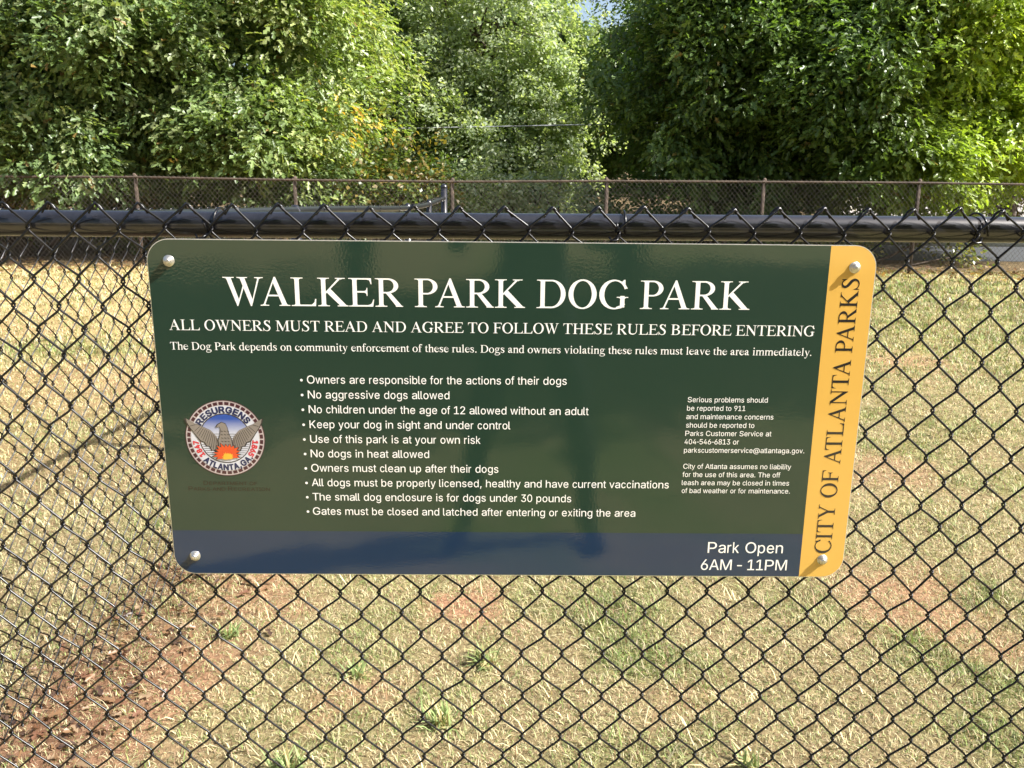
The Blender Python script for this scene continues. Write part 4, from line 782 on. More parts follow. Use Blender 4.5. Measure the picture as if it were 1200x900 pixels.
for f, t, xl, zl, xr, zr in TEXT:
    if f == 's': line('heading' if zl > .15 else 'subheading' if zl > .12 else 'notice_line', SERIF, t, xl, zl, xr, zr, M['white'])
    elif f == 'd': line('department_line', SANS, t, xl, zl, xr, zr, M['brown'], small_caps=True)
    elif xl < -.3: line('rule_line', SANS, t, xl, zl, xr, zr, M['white'], bullet=-.3424)
    else: line('hours_line' if zl < -.2 else 'contact_line', SANS, t, xl, zl, xr, zr, M['white'])
# vertical title on the yellow band, read upwards
P = layout(SERIF, 'CITY OF ATLANTA PARKS', KERN)
x0 = min(p[0] for c in P for p in c); x1 = max(p[0] for c in P for p in c)
s = (.2325+.2398)/(x1-x0)
flat('side_title', [[(.5508-pz*s*1.06, -.2398+(px-x0)*s) for px, pz in c] for c in P], -.0006, M['black'], sg)

# city seal
SCX, SCZ, SR = -.4726, -.0404, .0653
def circ(r, n=72, a0=0, a1=360): return [(SCX+SR*r*math.cos(rad(a0+(a1-a0)*i/n)), SCZ+SR*r*math.sin(rad(a0+(a1-a0)*i/n))) for i in range(n)]
def sp(pts): return [(SCX+SR*x, SCZ+SR*z) for x, z in pts]
def sector(r0, r1, a0, a1, n=4):
    return [(SCX+SR*r*math.cos(rad(a)), SCZ+SR*r*math.sin(rad(a))) for r, a in [(r0, a0+(a1-a0)*i/n) for i in range(n+1)]+[(r1, a1-(a1-a0)*i/n) for i in range(n+1)]]
seal = flat('seal', [circ(1.0)], -.0006, M['pink'], sg)
flat('border', [sector(.875, .955, a, a+6.6) for a in np.arange(0, 360, 9)], -.00075, M['maroon'], seal)
flat('outline', [circ(1.0), circ(.985)], -.00075, M['maroon'], seal)
flat('white_ring', [circ(.86)], -.00075, M['seal_white'], seal)
flat('outline', [circ(.655), circ(.63)], -.0009, M['line'], seal)
skym, snt, sb_ = mat_new('seal_sky_print')
_c = snt.nodes.new('ShaderNodeTexCoord'); _s = snt.nodes.new('ShaderNodeSeparateXYZ'); _mr = snt.nodes.new('ShaderNodeMapRange'); _rr = snt.nodes.new('ShaderNodeValToRGB')
snt.links.new(_c.outputs['Object'], _s.inputs[0]); snt.links.new(_s.outputs['Z'], _mr.inputs['Value'])
_mr.inputs['From Min'].default_value = SCZ; _mr.inputs['From Max'].default_value = SCZ+SR*.62
snt.links.new(_mr.outputs[0], _rr.inputs['Fac'])
_rr.color_ramp.elements[0].position = .12; _rr.color_ramp.elements[0].color = (.55, .56, .64, 1)
_rr.color_ramp.elements[1].position = .82; _rr.color_ramp.elements[1].color = (.015, .065, .33, 1)
snt.links.new(_rr.outputs['Color'], sb_.inputs['Base Color']); sb_.inputs['Coat Weight'].default_value = 1; sb_.inputs['Roughness'].default_value = .5
flat('sky_disc', [circ(.63)], -.0009, skym, seal)
flat('horizon_lines', [[(SCX+sx*SR*.1, SCZ-SR*zz), (SCX+sx*SR*math.sqrt(.38-zz*zz), SCZ-SR*zz), (SCX+sx*SR*math.sqrt(.38-zz*zz), SCZ-SR*(zz+.012)), (SCX+sx*SR*.1, SCZ-SR*(zz+.012))] for zz in np.arange(-.12, .50, .055) for sx in (-1, 1)], -.001, M['line'], seal)
def arc_text(name, t, a_from, a_to, rb, size, mat, inward=False, wide=1.0):
    """letters standing on the circle rb; clockwise with tops outwards, or anticlockwise with tops inwards"""
    adv = [BOLD[c][0] if c in BOLD else 300 for c in t]; tot = sum(adv); polys = []; x = 0
    for ch, w in zip(t, adv):
        if ch in BOLD:
            a = rad(a_from+(a_to-a_from)*(x+w/2)/tot)
            for c in BOLD[ch][1]:
                q = []
                for k in range(0, len(c), 2):
                    lx = (c[k]-w/2)/1000*size*wide; lz = c[k+1]/1000*size
                    if inward: r_ = rb-lz; tx, tz = -math.sin(a)*lx, math.cos(a)*lx
                    else: r_ = rb+lz; tx, tz = math.sin(a)*lx, -math.cos(a)*lx
                    q.append((SCX+SR*(r_*math.cos(a)+tx), SCZ+SR*(r_*math.sin(a)+tz)))
                polys.append(q)
        x += w
    return flat(name, polys, -.00095, mat, seal)
arc_text('lettering', 'RESURGENS', 151, 33, .675, .215, M['navy'], wide=1.02)
arc_text('lettering', 'ATLANTA,GA.', 225, 324, .845, .205, M['navy'], inward=True, wide=.92)
arc_text('year', '1847', 219, 184, .69, .185, M['red'], wide=1.0)
arc_text('year', '1865', -4, -39, .69, .185, M['red'], wide=1.0)
# the rising bird: wings, body, head
wing = [(-.16, -.10), (-.22, .06), (-.34, .20), (-.54, .30), (-.70, .37), (-.95, .52), (-.93, .42), (-.86, .28), (-.74, .10), (-.62, -.06), (-.52, -.10), (-.47, -.20), (-.40, -.20), (-.35, -.32), (-.28, -.30), (-.22, -.42), (-.14, -.30)]
body = [(-.16, -.32), (-.17, -.05), (-.12, .10), (-.10, .25), (-.13, .31), (-.21, .28), (-.16, .36), (-.06, .42), (.03, .38), (.07, .28), (.10, .12), (.15, -.02), (.17, -.18), (.14, -.34)]
wingr = [(-x, z) for x, z in wing]
bird = flat('bird_outline', [sp([(x*1.03+(.012 if x > 0 else -.012), z+(.018 if z > 0 else -.018)) for x, z in p]) for p in (wing,)], -.0011, M['line'], seal)
flat('bird_outline', [sp([(x*1.03+.012, z+(.018 if z > 0 else -.018)) for x, z in wingr])], -.0011, M['line'], seal)
flat('wing', [sp(wing)], -.0012, M['grey'], seal); flat('wing', [sp(wingr)], -.0012, M['grey'], seal)
def feather(a, b, w=.012):
    d = Vector((b[0]-a[0], b[1]-a[1])).normalized(); nrm = Vector((-d.y, d.x))*w/2
    return [(a[0]+nrm.x, a[1]+nrm.y), (b[0]+nrm.x, b[1]+nrm.y), (b[0]-nrm.x, b[1]-nrm.y), (a[0]-nrm.x, a[1]-nrm.y)]
fl = [feather((-.22, .02), (-.26, -.34)), feather((-.29, .10), (-.37, -.24)), feather((-.36, .16), (-.47, -.14)), feather((-.44, .22), (-.56, -.04)), feather((-.53, .26), (-.66, .06)), feather((-.62, .31), (-.76, .18)), feather((-.72, .36), (-.86, .32)), feather((-.20, -.02), (-.19, -.30)), feather((-.255, .06), (-.32, -.28)), feather((-.32, .13), (-.42, -.18)), feather((-.40, .19), (-.51, -.08)), feather((-.48, .24), (-.60, .02)), feather((-.57, .285), (-.70, .12))]
flat('wing_feathering', [sp(f) for f in fl], -.0013, M['line'], seal)
flat('wing_feathering', [sp([(-x, z) for x, z in f]) for f in fl], -.0013, M['line'], seal)
flat('bird_outline', [sp([(x*1.12, z*1.04) for x, z in body])], -.00135, M['line'], seal)
flat('bird_body', [sp(body)], -.00145, M['grey'], seal)
flat('breast_feathering', [sp(feather((x, z), (x+.05, z-.02), .014)) for z in np.arange(-.25, .22, .09) for x in (-.10, -.02, .06)], -.0016, M['line'], seal)
fr = random.Random(4); fp = []
for i in range(26):
    a = rad(-30+240*i/25); r_ = (.36 if i % 2 else .25)*(1+fr.uniform(-.1, .12))
    fp.append((.03+r_*math.cos(a)*1.0, -.42+max(-.18, r_*math.sin(a)*.85)))
flat('flames', [sp([(x*1.05-.0, z+.005) for x, z in fp])], -.0017, M['line'], seal)
flat('flames', [sp([(.03+(x-.03)*.95, -.42+(z+.42)*.95) for x, z in fp])], -.0018, M['orange'], seal)
flat('flames', [sp([(.04+(x-.03)*.42, -.50+(z+.42)*.45) for x, z in fp])], -.0019, M['flame'], seal)

# bolts
for i, (bx_, bz_) in enumerate(((-.5405, .2505), (.5405, .2498), (-.5386, -.2509), (.5379, -.2513))):
    g = Geo()
    g.lathe([(.0088, 0), (.0092, .0008), (.0088, .0016)], (bx_, -.0003, bz_), (0, -1, 0), 20)
    b = g.build('bolt', M['zinc'], sg, smooth=False)
    g = Geo(); g.lathe([(.0074, 0), (.0076, .0036), (.0066, .0046)], (bx_, -.0019, bz_), (0, -1, .0), 6)
    g.build('nut', M['zinc'], b, smooth=False)
    g = Geo(); g.lathe([(.0050, 0), (.0049, .0018), (.0038, .0030), (.0015, .0036)], (bx_, -.0063, bz_), (0, -1, 0), 14)
    g.build('stud', M['zinc'], b)
    g = Geo(); g.lathe([(.0032, 0), (.0032, .030)], (bx_, .003, bz_), (0, 1, 0), 10)
    g.lathe([(.016, 0), (.016, .002)], (bx_, .030, bz_), (0, 1, 0), 18)
    g.build('shank', M['zinc'], b)

# ------------------------------------------------------------------ trees and shrubs
LEAF_V = np.array([(0, 0, 0), (0, .5, -.03), (0, 1.08, -.14), (.30, .46, .09), (.075, .45, .0), (.23, .88, .06), (-.30, .42, .09), (-.075, .46, .0), (-.25, .84, .06)])
LEAF_F = np.array([(0, 3, 4, 1), (1, 4, 5, 2), (1, 7, 6, 0), (2, 8, 7, 1)])
DIA_V = np.array([(0, 0, 0), (.30, .45, .06), (0, 1, -.06), (-.30, .45, .06)])
DIA_F = np.array([(0, 1, 2, 3)])

def unit(v): return v/(np.linalg.norm(v, axis=-1, keepdims=True)+1e-9)

def leaves(pos, d, nrm, size, col, lobed):
    LV, LF = (LEAF_V, LEAF_F) if lobed else (DIA_V, DIA_F)
    s = unit(np.cross(d, nrm)); nrm = np.cross(s, d)
    k = len(LV); n = len(pos)
    V = pos[:, None]+size[:, None, None]*(LV[None, :, :1]*s[:, None]+LV[None, :, 1:2]*d[:, None]+LV[None, :, 2:]*nrm[:, None])
    F = (np.arange(n)[:, None, None]*k+LF[None]).reshape(-1, LF.shape[1])
    return V.reshape(-1, 3), F, np.repeat(col, k, 0)

def crown_points(rg, ells, n, shell=.55, noise=.25, zmin=.5):
    vol = np.array([e[3]*e[4]*e[5] for e in ells])**.67
    which = rg.choice(len(ells), n, p=vol/vol.sum())
    E = np.array(ells)[which]
    u = unit(rg.normal(size=(n, 3)))
    lump = 1+1.35*noise*(np.sin(u[:, 0]*5+which*1.7)*np.sin(u[:, 1]*6+which*.7)*np.sin(u[:, 2]*7+which)+.5*np.sin(u[:, 0]*13+u[:, 2]*11+which))
    r = (shell+(1-shell)*rg.random(n)**.6)*lump
    P = E[:, :3]+u*E[:, 3:]*r[:, None]
    ok = P[:, 2] > zmin+.9*np.maximum(0, np.sin(P[:, 0]*2.1+P[:, 1]*.9)*np.sin(P[:, 0]*.9+1)+.4*np.sin(P[:, 0]*5.3))
    return P[ok], u[ok]

def crown(name, parent, rg, ells, nclus, per, leaf, palette, lobed=True, droop=.25, clen=.6, spread=.2, shell=.55, zmin=.6, sparse_above=7.5, keep_back=.55, flat_=.6, tintf=None, mat='leaf'):
    P, u = crown_points(rg, ells, nclus, shell, zmin=zmin)
    cy = np.mean([e[1] for e in ells])
    keep = (P[:, 1] < cy) | (rg.random(len(P)) < keep_back)
    keep &= (P[:, 2] < sparse_above) | (rg.random(len(P)) < .4)
    P, u = P[keep], u[keep]; n = len(P)
    a = unit(u*np.array([1, 1, .45])+rg.normal(0, .35, (n, 3))+np.array([0, 0, -droop]))
    lat = unit(np.cross(a, np.array([0, 0, 1.0])+rg.normal(0, .25, (n, 3))))
    upn = np.cross(lat, a)
    t = rg.random((n, per)); L = clen*(.6+.8*rg.random((n, 1)))
    sd = rg.normal(0, 1, (n, per))*spread*(1.15-t*.7); vd = rg.normal(0, 1, (n, per))*spread*.45
    pos = P[:, None]+a[:, None]*((t-.5)*L)[..., None]+lat[:, None]*sd[..., None]+upn[:, None]*vd[..., None]
    pos[..., 2] -= (t**2)*L*droop*.6
    d = unit(a[:, None]*.7+lat[:, None]*(np.sign(sd)*.65)[..., None]+rg.normal(0, .38, (n, per, 3))+np.array([0, 0, -.22]))
    nrm = unit(np.array([0, 0, flat_])+u[:, None]*.35+rg.normal(0, .45, (n, per, 3)))
    size = leaf*(.65+.7*rg.random((n, per)))*np.where(P[:, 2] > sparse_above, 1.7, 1.0)[:, None]
    pal = np.array(palette)
    ci = rg.choice(len(pal), (n, per), p=None)
    cc = rg.random((n, 1))            # whole sprays differ in tone too
    col = pal[np.where(rg.random((n, per)) < .6, (cc*len(pal)).astype(int), ci)]
    col = col*(.75+.5*rg.random((n, per, 1)))
    pos = pos.reshape(-1, 3); col = col.reshape(-1, 3)
    if tintf is not None: col = tintf(pos, col, rg)
    V, F, C = leaves(pos, d.reshape(-1, 3), nrm.reshape(-1, 3), size.ravel(), col, lobed)
    o = mesh_np(name, V, F, M[mat], parent, col=C)
    return o, P

def limbs(parent, rg, base, top, r0, targets, name='trunk', nb=26, mat='bark'):
    g = Geo()
    base = np.array(base, float); top = np.array(top, float)
    t = np.linspace(0, 1, 9)[:, None]
    wob = np.cumsum(rg.normal(0, .05, (9, 3)), 0)*np.array([1, 1, 0])*np.linalg.norm(top-base)/6
    tr = base+(top-base)*t+wob*t
    rr = r0*(1-.75*t[:, 0]); rr[0] *= 1.35
    g.tube(tr, rr, 12)
    if len(targets):
        for T in targets[rg.choice(len(targets), min(nb, len(targets)), replace=False)]:
            f = rg.uniform(.25, .95); i = int(f*8); s = tr[i]
            ln = np.linalg.norm(T-s); tt = np.linspace(0, 1, 7)[:, None]
            mid = s+(T-s)*tt+np.array([0, 0, 1])*np.sin(tt*math.pi)*ln*.10+np.cumsum(rg.normal(0, .02*ln, (7, 3)), 0)*np.sin(tt*math.pi)
            g.tube(mid, rr[i]*.45*(1-.85*tt[:, 0])+.008, 7)
            # side twigs
            for q in (3, 4, 5):
                e = mid[q]+rg.normal(0, .18*ln, 3); e2 = (mid[q]+e)/2+rg.normal(0, .03*ln, 3)
                g.tube(np.array([mid[q], e2, e]), np.array([.3, .2, .06])*rr[i]*.35+.005, 5)
    return g.build(name, M[mat], parent)

def tree(label, x, y, ells, nclus, per, leaf, palette, seed, trunk_r=.22, th=None, name='oak_tree', cat='tree', group=None, nb=30, lean=0, **kw):
    rg = np.random.default_rng(seed)
    root = empty(name, (x, y, 0)); tag(root, label, cat, group)
    o, P = crown('crown', root, rg, ells, nclus, per, leaf, palette, **kw)
    th = th or max(e[2]+e[5]*.55 for e in ells)
    limbs(root, rg, (0, 0, -.2), (ells[0][0]*.3+lean, ells[0][1]*.3, th), trunk_r, P, nb=nb)
    return root

OAK = [(.080, .145, .030), (.100, .175, .036), (.125, .205, .045), (.068, .125, .028), (.155, .225, .060)]
OLIVE = [(.215, .270, .115), (.185, .240, .100), (.255, .305, .140), (.150, .205, .085)]
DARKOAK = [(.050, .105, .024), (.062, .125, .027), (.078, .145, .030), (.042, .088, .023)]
LIT_LIME = [(.13, .19, .03), (.16, .22, .035), (.11, .17, .03), (.09, .15, .03)]  # yellow-green of sunlit foliage put into the leaf colours
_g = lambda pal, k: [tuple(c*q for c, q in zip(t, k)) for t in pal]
OAK = _g(OAK, (1.5, 1.25, 2.1)); OLIVE = _g(OLIVE, (1.75, 1.6, 2.3)); DARKOAK = _g(DARKOAK, (1.75, 1.42, 1.5)); LIT_LIME = _g(LIT_LIME, (1.5, 1.4, 1.3))
FALL = [(.15, .15, .04), (.20, .17, .05), (.24, .15, .045), (.10, .12, .03), (.13, .09, .04)]

def left_tint(pos, col, rg):
    # turning leaves low on the right-hand side of the crown
    w = np.exp(-(((pos[:, 0]-5.15)/.55)**2+((pos[:, 2]-2.25)/.5)**2))
    k = rg.random(len(pos)) < w*.33
    col = col.copy(); col[k] = np.array([[.46, .36, .09], [.46, .28, .06], [.36, .33, .09]])[rg.integers(0, 3, k.sum())]
    # yellower foliage towards the right of this crown
    m = np.maximum(sstep(2.6, 5.2, pos[:, 0]), w*.9)[:, None]
    col = col*(1+m*np.array([.42, .30, .05]))
    k = rg.random(len(pos)) < .012
    col[k] = np.array([.22, .15, .05])
    return col
tree('large leafy oak on the left, drooping over the rusty fence, some leaves turning orange', -7.6, 18.0,
     [(0, 0, 5.2, 5.2, 4.4, 4.6), (3.0, -1.0, 3.2, 2.6, 2.4, 2.4), (-3.0, -1.6, 3.4, 3.0, 2.4, 2.4), (.2, -2.2, 3.0, 2.8, 2.0, 1.9), (-5.5, -1, 4.4, 2.5, 2.5, 3.0), (-1.8, -3.4, 2.3, 1.5, 1.2, .9), (1.3, -3.6, 3.6, 1.4, 1.2, .9), (3.2, -3.0, 2.2, 1.5, 1.2, .9), (-3.4, -3.2, 3.8, 1.5, 1.2, 1.0), (.2, -3.6, 1.9, 1.2, 1.1, .7), (3.6, -2.6, 4.3, 1.4, 1.2, 1.0)],
     3500, 90, .125, OAK, 21, shell=.42, clen=1.0, spread=.27, flat_=.85, trunk_r=.26, tintf=left_tint, zmin=.75, lean=.3, nb=44)
def right_sun_tint(pos, col, rg):
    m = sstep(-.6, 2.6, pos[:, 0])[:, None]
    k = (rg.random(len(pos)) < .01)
    col = col*(1+m*np.array([2.2, 1.5, .5]))  # sunlight on the right of the crown painted into the leaf colour
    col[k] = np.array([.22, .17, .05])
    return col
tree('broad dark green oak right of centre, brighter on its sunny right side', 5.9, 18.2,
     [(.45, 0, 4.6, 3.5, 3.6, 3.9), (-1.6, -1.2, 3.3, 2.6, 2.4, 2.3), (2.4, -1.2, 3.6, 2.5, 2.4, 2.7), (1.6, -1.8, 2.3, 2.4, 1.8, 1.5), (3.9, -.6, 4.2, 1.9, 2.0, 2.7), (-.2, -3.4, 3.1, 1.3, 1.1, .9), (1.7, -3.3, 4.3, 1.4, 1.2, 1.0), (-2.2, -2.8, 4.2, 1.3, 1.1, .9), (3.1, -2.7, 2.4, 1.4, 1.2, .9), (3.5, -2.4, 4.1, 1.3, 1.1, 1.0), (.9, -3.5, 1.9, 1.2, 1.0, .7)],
     3500, 90, .125, DARKOAK, 22, shell=.42, clen=1.0, spread=.27, flat_=.85, trunk_r=.28, tintf=right_sun_tint, zmin=.7, nb=40)
tree('pale olive green tree in the middle, between the two big oaks', -.7, 24.5,
     [(0, 0, 4.6, 3.0, 2.6, 4.2), (-1.3, -.8, 3.0, 2.0, 1.8, 2.4), (1.3, -.8, 2.6, 1.9, 1.8, 2.2), (.2, -1.4, 1.5, 2.3, 1.5, 1.5), (-2.2, -.4, 5.0, 1.8, 1.8, 2.6), (-3.0, .2, 3.4, 1.9, 1.7, 3.0)],
     5200, 50, .115, OLIVE, 23, trunk_r=.18, name='willow_oak_tree', zmin=.2, lobed=False, clen=.5, flat_=.4, nb=34, mat='pale_leaf')
tree('taller green tree partly hidden behind the pale olive tree, under the sky gap', 1.7, 32,
     [(-.3, 0, 4.0, 1.8, 2.2, 3.0), (.6, -.6, 2.6, 2.0, 2.0, 2.2), (-1.6, -.3, 6.6, 1.7, 1.8, 2.2)],
     1500, 40, .19, [(.07, .12, .035), (.085, .145, .04), (.11, .15, .05)], 24, trunk_r=.2, name='background_tree', zmin=.2, lobed=False, sparse_above=9)
tree('hazy green tree behind the gap between the left oak and the olive tree', -5.0, 33,
     [(0, 0, 6.0, 4.0, 3.0, 5.5), (2.2, -.6, 3.2, 2.5, 2.3, 2.8)],
     1700, 40, .20, [(.10, .14, .045), (.12, .165, .05), (.085, .125, .04)], 25, trunk_r=.25, name='background_tree', zmin=.2, lobed=False, sparse_above=9)
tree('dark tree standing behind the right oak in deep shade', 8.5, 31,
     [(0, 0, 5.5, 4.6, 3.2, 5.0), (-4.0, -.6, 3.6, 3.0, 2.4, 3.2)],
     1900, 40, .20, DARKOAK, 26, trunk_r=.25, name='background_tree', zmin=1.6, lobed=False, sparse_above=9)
tree('leafy tree cut by the left edge of the photo, beside the left oak', -15.2, 20.5,
     [(0, 0, 5.0, 4.0, 3.6, 4.4), (1.8, -1, 3.0, 2.6, 2.0, 2.2)],
     1500, 40, .17, OAK, 27, trunk_r=.22, zmin=.9)
tree('yellow green tree at the right edge of the photo, lit by the sun', 12.6, 21.5,
     [(0, 0, 5.2, 2.6, 3.0, 4.4), (-1.3, -.8, 3.6, 2.0, 2.0, 2.4)],
     1700, 42, .17, LIT_LIME, 28, trunk_r=.2, name='lit_tree', zmin=1.9, sparse_above=9)

# shrubs behind the back fence
def shrub(label, x, y, ells, nclus, per, leaf, palette, seed, lobed=False, group=None, nb=14, r=.03, **kw):
    rg = np.random.default_rng(seed)
    root = empty('shrub', (x, y, 0)); tag(root, label, 'shrub', group)
    o, P = crown('foliage', root, rg, ells, nclus, per, leaf, palette, lobed=lobed, sparse_above=99, keep_back=.8, zmin=.05, clen=.4, **kw)
    g = Geo()
    for T in P[rg.choice(len(P), min(nb, len(P)), replace=False)]:
        s = np.array([rg.normal(0, .12), rg.normal(0, .12), -.1])
        tt = np.linspace(0, 1, 6)[:, None]
        g.tube(s+(T-s)*tt+np.cumsum(rg.normal(0, .03, (6, 3)), 0)*np.sin(tt*3.14), r*(1-.8*tt[:, 0])+.004, 6)
    g.build('stem', M['bark'], root)
    return root
shrub('yellowing shrub at the far left, tangled stems behind the rusty fence', -8.3, 15.0,
      [(0, 0, .95, 1.7, .8, .85), (-1.3, .1, 1.0, 1.2, .7, 1.1), (1.1, .2, .75, 1.0, .6, .65)], 420, 26, .10, [(.17, .17, .05), (.22, .20, .07), (.11, .14, .035), (.30, .20, .10), (.08, .11, .03)], 41, nb=34)
shrub('dark green shrub under the left oak, behind the rusty fence', -5.2, 15.6,
      [(0, 0, .8, 1.6, .8, .8), (1.6, .3, .9, 1.2, .7, .9), (-1.3, .2, .7, 1.0, .6, .7)], 330, 28, .11, OAK, 42, nb=22)
shrub('green shrub under orange leaves, left of the olive tree', -2.6, 16.2,
      [(0, 0, .85, 1.3, .8, .85), (.9, .2, 1.1, 1.0, .7, 1.0)], 300, 28, .10, [(.09, .13, .03), (.12, .15, .04), (.20, .15, .04), (.07, .11, .03)], 43)
shrub('olive shrub at the foot of the pale olive tree', .8, 17.2,
      [(0, 0, .75, 1.4, .8, .8), (-1.2, .2, .9, 1.1, .7, .9)], 330, 30, .09, OLIVE, 44)
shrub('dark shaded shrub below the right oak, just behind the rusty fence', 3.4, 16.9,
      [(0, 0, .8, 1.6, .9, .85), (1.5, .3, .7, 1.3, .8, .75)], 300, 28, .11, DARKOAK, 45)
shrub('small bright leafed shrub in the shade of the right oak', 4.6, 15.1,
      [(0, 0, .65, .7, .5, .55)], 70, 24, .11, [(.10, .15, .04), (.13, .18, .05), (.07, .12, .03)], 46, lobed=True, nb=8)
shrub('low weedy shrub beside the asphalt lane on the right', 6.0, 14.6,
      [(0, 0, .35, 1.3, .45, .35), (1.3, .1, .3, 1.0, .4, .3)], 150, 24, .08, [(.16, .17, .06), (.22, .19, .08), (.10, .13, .04)], 47, nb=8)
shrub('brown and yellow brush on the far bank at the right edge', 15.8, 26,
      [(0, 0, 1.6, 3.2, 1.5, 1.7), (2.0, .5, 2.6, 2.5, 1.5, 2.2)], 650, 34, .12, FALL, 48, nb=24)
shrub('dry tan brush behind the gravel lot', 10.6, 38,
      [(0, 0, .9, 2.6, 1.2, 1.0), (3.0, 0, 1.1, 2.4, 1.2, 1.2)], 380, 30, .14, [(.28, .23, .12), (.22, .19, .09), (.14, .15, .05)], 49)

# distant woodland that closes the view
rgw = np.random.default_rng(77)
ells = [(x, 46+rgw.uniform(-3, 3), rgw.uniform(2.5, 4), rgw.uniform(3, 4.5), 2.5, rgw.uniform(3.2, 5.0)) for x in np.arange(-42, 46, 3.4)]
ells = [e for e in ells if not (1.5 < e[0] < 6.5)] + [(2.5, 47, 2.5, 3, 2.5, 4.0), (5.5, 47, 2.2, 3, 2.5, 3.6)]
wl, _p = crown('woodland', None, rgw, ells, 5200, 26, .34, [(.06, .10, .03), (.075, .12, .035), (.05, .085, .028), (.10, .12, .045)], lobed=False, clen=1.4, spread=.5, sparse_above=99, zmin=0)
tag(wl, 'distant strip of woodland closing the view behind the trees', 'woodland', kind='stuff')

# fallen leaves under the back fence
rgl = np.random.default_rng(5)
n = 2600
fx = rgl.uniform(-10, 10, n); fy = 13.1+np.abs(rgl.normal(0, .45, n))*rgl.choice([-1, 1], n)
k = rgl.random(n) < np.where(fy < 13, .55, 1); fx, fy = fx[k], fy[k]; n = len(fx)
ang = rgl.random(n)*6.28
pos = np.stack([fx, fy, ground_z(fx, fy)+.015+rgl.random(n)*.03], 1)
dd = np.stack([np.cos(ang), np.sin(ang), rgl.normal(0, .3, n)], 1)
nn = unit(np.array([0, 0, 1.0])+rgl.normal(0, .35, (n, 3)))
V_, F_, C_ = leaves(pos, unit(dd), nn, .09*(.6+.8*rgl.random(n)), np.array([[.20, .11, .06], [.26, .16, .08], [.14, .08, .05], [.32, .22, .12]])[rgl.integers(0, 4, n)], True)
lt = mesh_np('leaf_litter', V_, F_, M['leaf'], col=C_)
tag(lt, 'brown fallen leaves along the foot of the rusty fence', 'leaves', kind='stuff')

n = 900
fy = rgl.uniform(1.6, 4.2, n); fx = side_x(fy)+rgl.normal(.03, .13, n); ang = rgl.random(n)*6.28
pos = np.stack([fx, fy, ground_z(fx, fy)+.006+rgl.random(n)*.012], 1)
dd = np.stack([np.cos(ang), np.sin(ang), rgl.normal(0, .3, n)], 1); nn = unit(np.array([0, 0, 1.0])+rgl.normal(0, .5, (n, 3)))
V_, F_, C_ = leaves(pos, unit(dd), nn, .026*(.5+1.0*rgl.random(n)), np.array([[.20, .10, .06], [.26, .15, .08], [.09, .055, .04], [.30, .21, .13]])[rgl.integers(0, 4, n)], True)
tag(mesh_np('leaf_litter', V_, F_, M['leaf'], col=C_), 'crumbled brown leaf bits on the bare strip under the side fence', 'leaves', kind='stuff')

# utility cable between the olive tree and the oaks
g = Geo(); cx = np.linspace(-26, 26, 60)
g.tube(np.stack([cx, np.full(60, 21.6), 2.63+.03*cx+.0003*cx**2], 1), .016, 6)
tag(g.build('utility_cable', M['cable']), 'thin pale cable strung across in front of the olive tree', 'cable')

# weeds in the near lawn
WEEDS = [(-.05, 2.28, .10, 46, 'bright green weed tuft below the middle of the sign, nearer one'), (-.52, 1.78, .11, 60, 'green weed tuft at the bottom left, in front of the side fence foot'),
         (-.86, 2.42, .085, 34, 'small green tuft beside the foot of the side fence'), (-.42, 2.20, .08, 30, 'green tuft below the left part of the sign'),
         (-.16, 1.98, .10, 44, 'leafy green tuft between two bare spots below the sign'), (.62, 1.80, .09, 34, 'pale green weed below the right part of the sign, near the bottom edge'),
         (.42, 1.70, .08, 30, 'green tuft at the bottom edge, right of centre'), (-.28, 1.72, .10, 40, 'wide green tuft at the bottom edge, left of centre')]
for i, (wx, wy, ws, wn_, wl_) in enumerate(WEEDS):
    ws *= .68; wn_ = int(wn_*1.6)
    tag(weed(wx, wy, ws, wn_, 100+i), wl_, 'grass clump', 'green weed tufts in the dry lawn')
tag(weed(1.12, 1.62, .16, 90, 130, name='dry_grass_clump', dry=True), 'clump of dry straw blades at the bottom right corner', 'grass clump')

# unseen trees added behind the viewpoint to shade the ground the sign mirrors
def added_tree(label, x, y, h, r, seed):
    rg = np.random.default_rng(seed)
    root = empty('added_shade_tree', (x, y, 0)); tag(root, label, 'tree')
    o, P = crown('crown', root, rg, [(0, 0, h*.62, r, r, h*.40)], 420, 26, .34, OAK, lobed=False, sparse_above=99, keep_back=1, zmin=1.7, clen=1.0, spread=.4)
    limbs(root, rg, (0, 0, -.2), (.2, .1, h*.75), .2, P, nb=14)
added_tree('added shade tree behind the viewpoint, mirrored in the upper part of the sign', 5.6, -6.8, 8, 3.1, 61)
added_tree('added wide shade tree behind the viewpoint, farther out to the right', 9.8, -9.5, 8, 3.4, 65)
added_tree('added tall shade tree behind the viewpoint, mirrored at the left of the sign', -1.9, -8.2, 9, 3.2, 62)
added_tree('added straight shade tree behind the viewpoint, mirrored near the middle of the sign', 1.3, -6.4, 7.5, 2.4, 64)
added_tree('added bushy shade tree behind the viewpoint, mirrored at the right of the sign', 12, -7.5, 7, 3.0, 63)

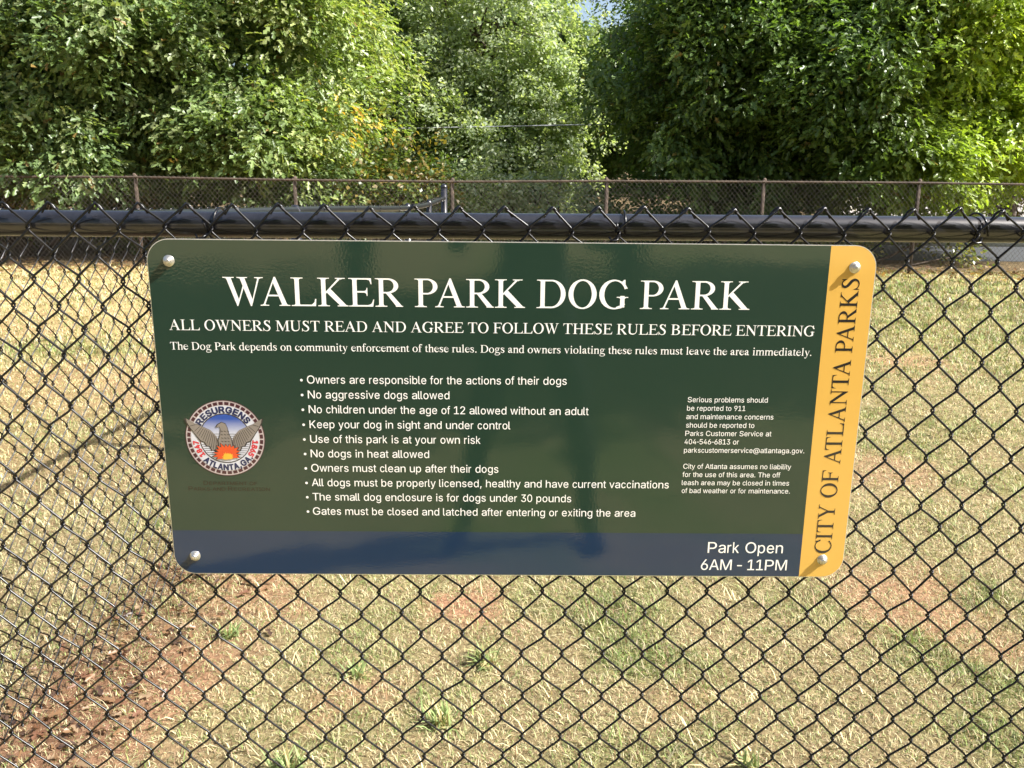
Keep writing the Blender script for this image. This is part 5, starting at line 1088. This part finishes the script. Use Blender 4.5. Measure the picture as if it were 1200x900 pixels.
# ------------------------------------------------------------------ the person taking the photo (seen only as a dark mirror image in the sign)
def person():
    vs = []; ed = []; rd = []
    def v(x, y, z, r, link_to=None):
        vs.append((x, y, z)); rd.append(r)
        if link_to is not None: ed.append((link_to, len(vs)-1))
        return len(vs)-1
    X, Y = .10, -.50
    pel = v(X, Y, .96, .135)
    wai = v(X, Y+.01, 1.10, .125, pel); che = v(X, Y+.01, 1.28, .145, wai); sh = v(X, Y-.01, 1.41, .10, che)
    nk = v(X, Y, 1.50, .055, sh); jaw = v(X, Y+.025, 1.57, .072, nk); hd = v(X, Y+.015, 1.65, .090, jaw); tp = v(X, Y, 1.72, .070, hd)
    for s in (-1, 1):
        h = v(X+s*.10, Y, .90, .098, pel); k = v(X+s*.185, Y+.03, .50, .062, h); c = v(X+s*.215, Y-.01, .34, .060, k)
        an = v(X+s*.25, Y-.01, .09, .040, c); he = v(X+s*.255, Y-.0, .045, .043, an); to = v(X+s*.285, Y+.16, .035, .036, he)
        a = v(X+s*.17, Y, 1.40, .065, sh); e = v(X+s*.27, Y+.13, 1.17, .045, a); w = v(X+s*.13-.05, Y+.40, 1.36, .028, e)
        pm = v(X+s*.11-.07, Y+.44, 1.40, .026, w)
        for i in range(4):
            f1 = v(X+s*(.095-.004*i)-.075, Y+.462-.002*i, 1.425-.02*i, .009, pm)
            f2 = v(X+s*(.070+.004*i)-.08, Y+.472, 1.432-.02*i, .008, f1); v(X+s*(.052+.005*i)-.085, Y+.470, 1.432-.02*i, .007, f2)
        t1 = v(X+s*.100-.075, Y+.435, 1.365, .010, pm); v(X+s*.068-.085, Y+.445, 1.372, .009, t1)
    me = bpy.data.meshes.new('person'); me.from_pydata(vs, ed, [])
    o = bpy.data.objects.new('person', me); COL.objects.link(o)
    m = o.modifiers.new('skin', 'SKIN'); m.use_smooth_shade = True
    for i, r in enumerate(rd):
        me.skin_vertices[0].data[i].radius = (r, r)
    me.skin_vertices[0].data[0].use_root = True
    sub = o.modifiers.new('sub', 'SUBSURF'); sub.levels = sub.render_levels = 2
    dg = bpy.context.evaluated_depsgraph_get()
    res = bpy.data.meshes.new_from_object(o.evaluated_get(dg), depsgraph=dg)
    bpy.data.objects.remove(o)
    mats = [simple('dark_jacket', (.035, .045, .045), .8), simple('dark_trousers', (.018, .02, .025), .85), simple('skin', (.45, .28, .2), .5), simple('shoe', (.03, .03, .03), .6)]
    res.materials.clear()
    for q in mats: res.materials.append(q)
    for p_ in res.polygons:
        c = p_.center; p_.use_smooth = True
        p_.material_index = 3 if c.z < .075 else 1 if c.z < .98 else 2 if (c.z > 1.465 and c.y < -.3) or c.y > -.115 else 0
    o = link(bpy.data.objects.new('person', res))
    tag(o, 'person in dark jacket and trousers holding up a phone, mirrored in the sign', 'person')
    hm = simple('hair', (.03, .02, .015), .7)
    bm = bmesh.new(); bmesh.ops.create_uvsphere(bm, u_segments=20, v_segments=12, radius=.1)
    for q in bm.verts: q.co = Vector((X+q.co.x*.98, Y-.012+q.co.y*1.05, 1.672+q.co.z*.92))
    bmesh.ops.delete(bm, geom=[q for q in bm.verts if q.co.z < 1.62 or (q.co.y > Y+.05 and q.co.z < 1.70)], context='VERTS')
    hme = bpy.data.meshes.new('hair'); bm.to_mesh(hme); bm.free(); hme.materials.append(hm)
    link(bpy.data.objects.new('hair', hme), o)
    g = Geo()
    for s in (-1, 1): g.lathe([(.001, 0), (.010, .001), (.011, .006), (.006, .011)], (X+s*.032, Y+.088, 1.640), (0, 1, 0), 10)
    g.lathe([(.014, 0), (.010, .012), (.004, .022)], (X, Y+.090, 1.605), (0, 1, -.25), 8)
    g.box((X-.024, Y+.086, 1.565), (X+.024, Y+.096, 1.572))
    g.build('face', mats[2], o)
    ph = empty('phone', (.02, -.028, 1.41)); tag(ph, 'dark phone held up by the person facing the sign', 'phone')
    g = Geo(); g.box((-.072, -.004, -.036), (.072, .004, .036)); g.build('phone_body', simple('phone_black', (.01, .01, .012), .2), ph, smooth=False)
    g = Geo(); g.lathe([(.006, 0), (.006, .0015)], (-.055, .004, .022), (0, 1, 0), 16); g.build('lens', M['black'], ph)
person()
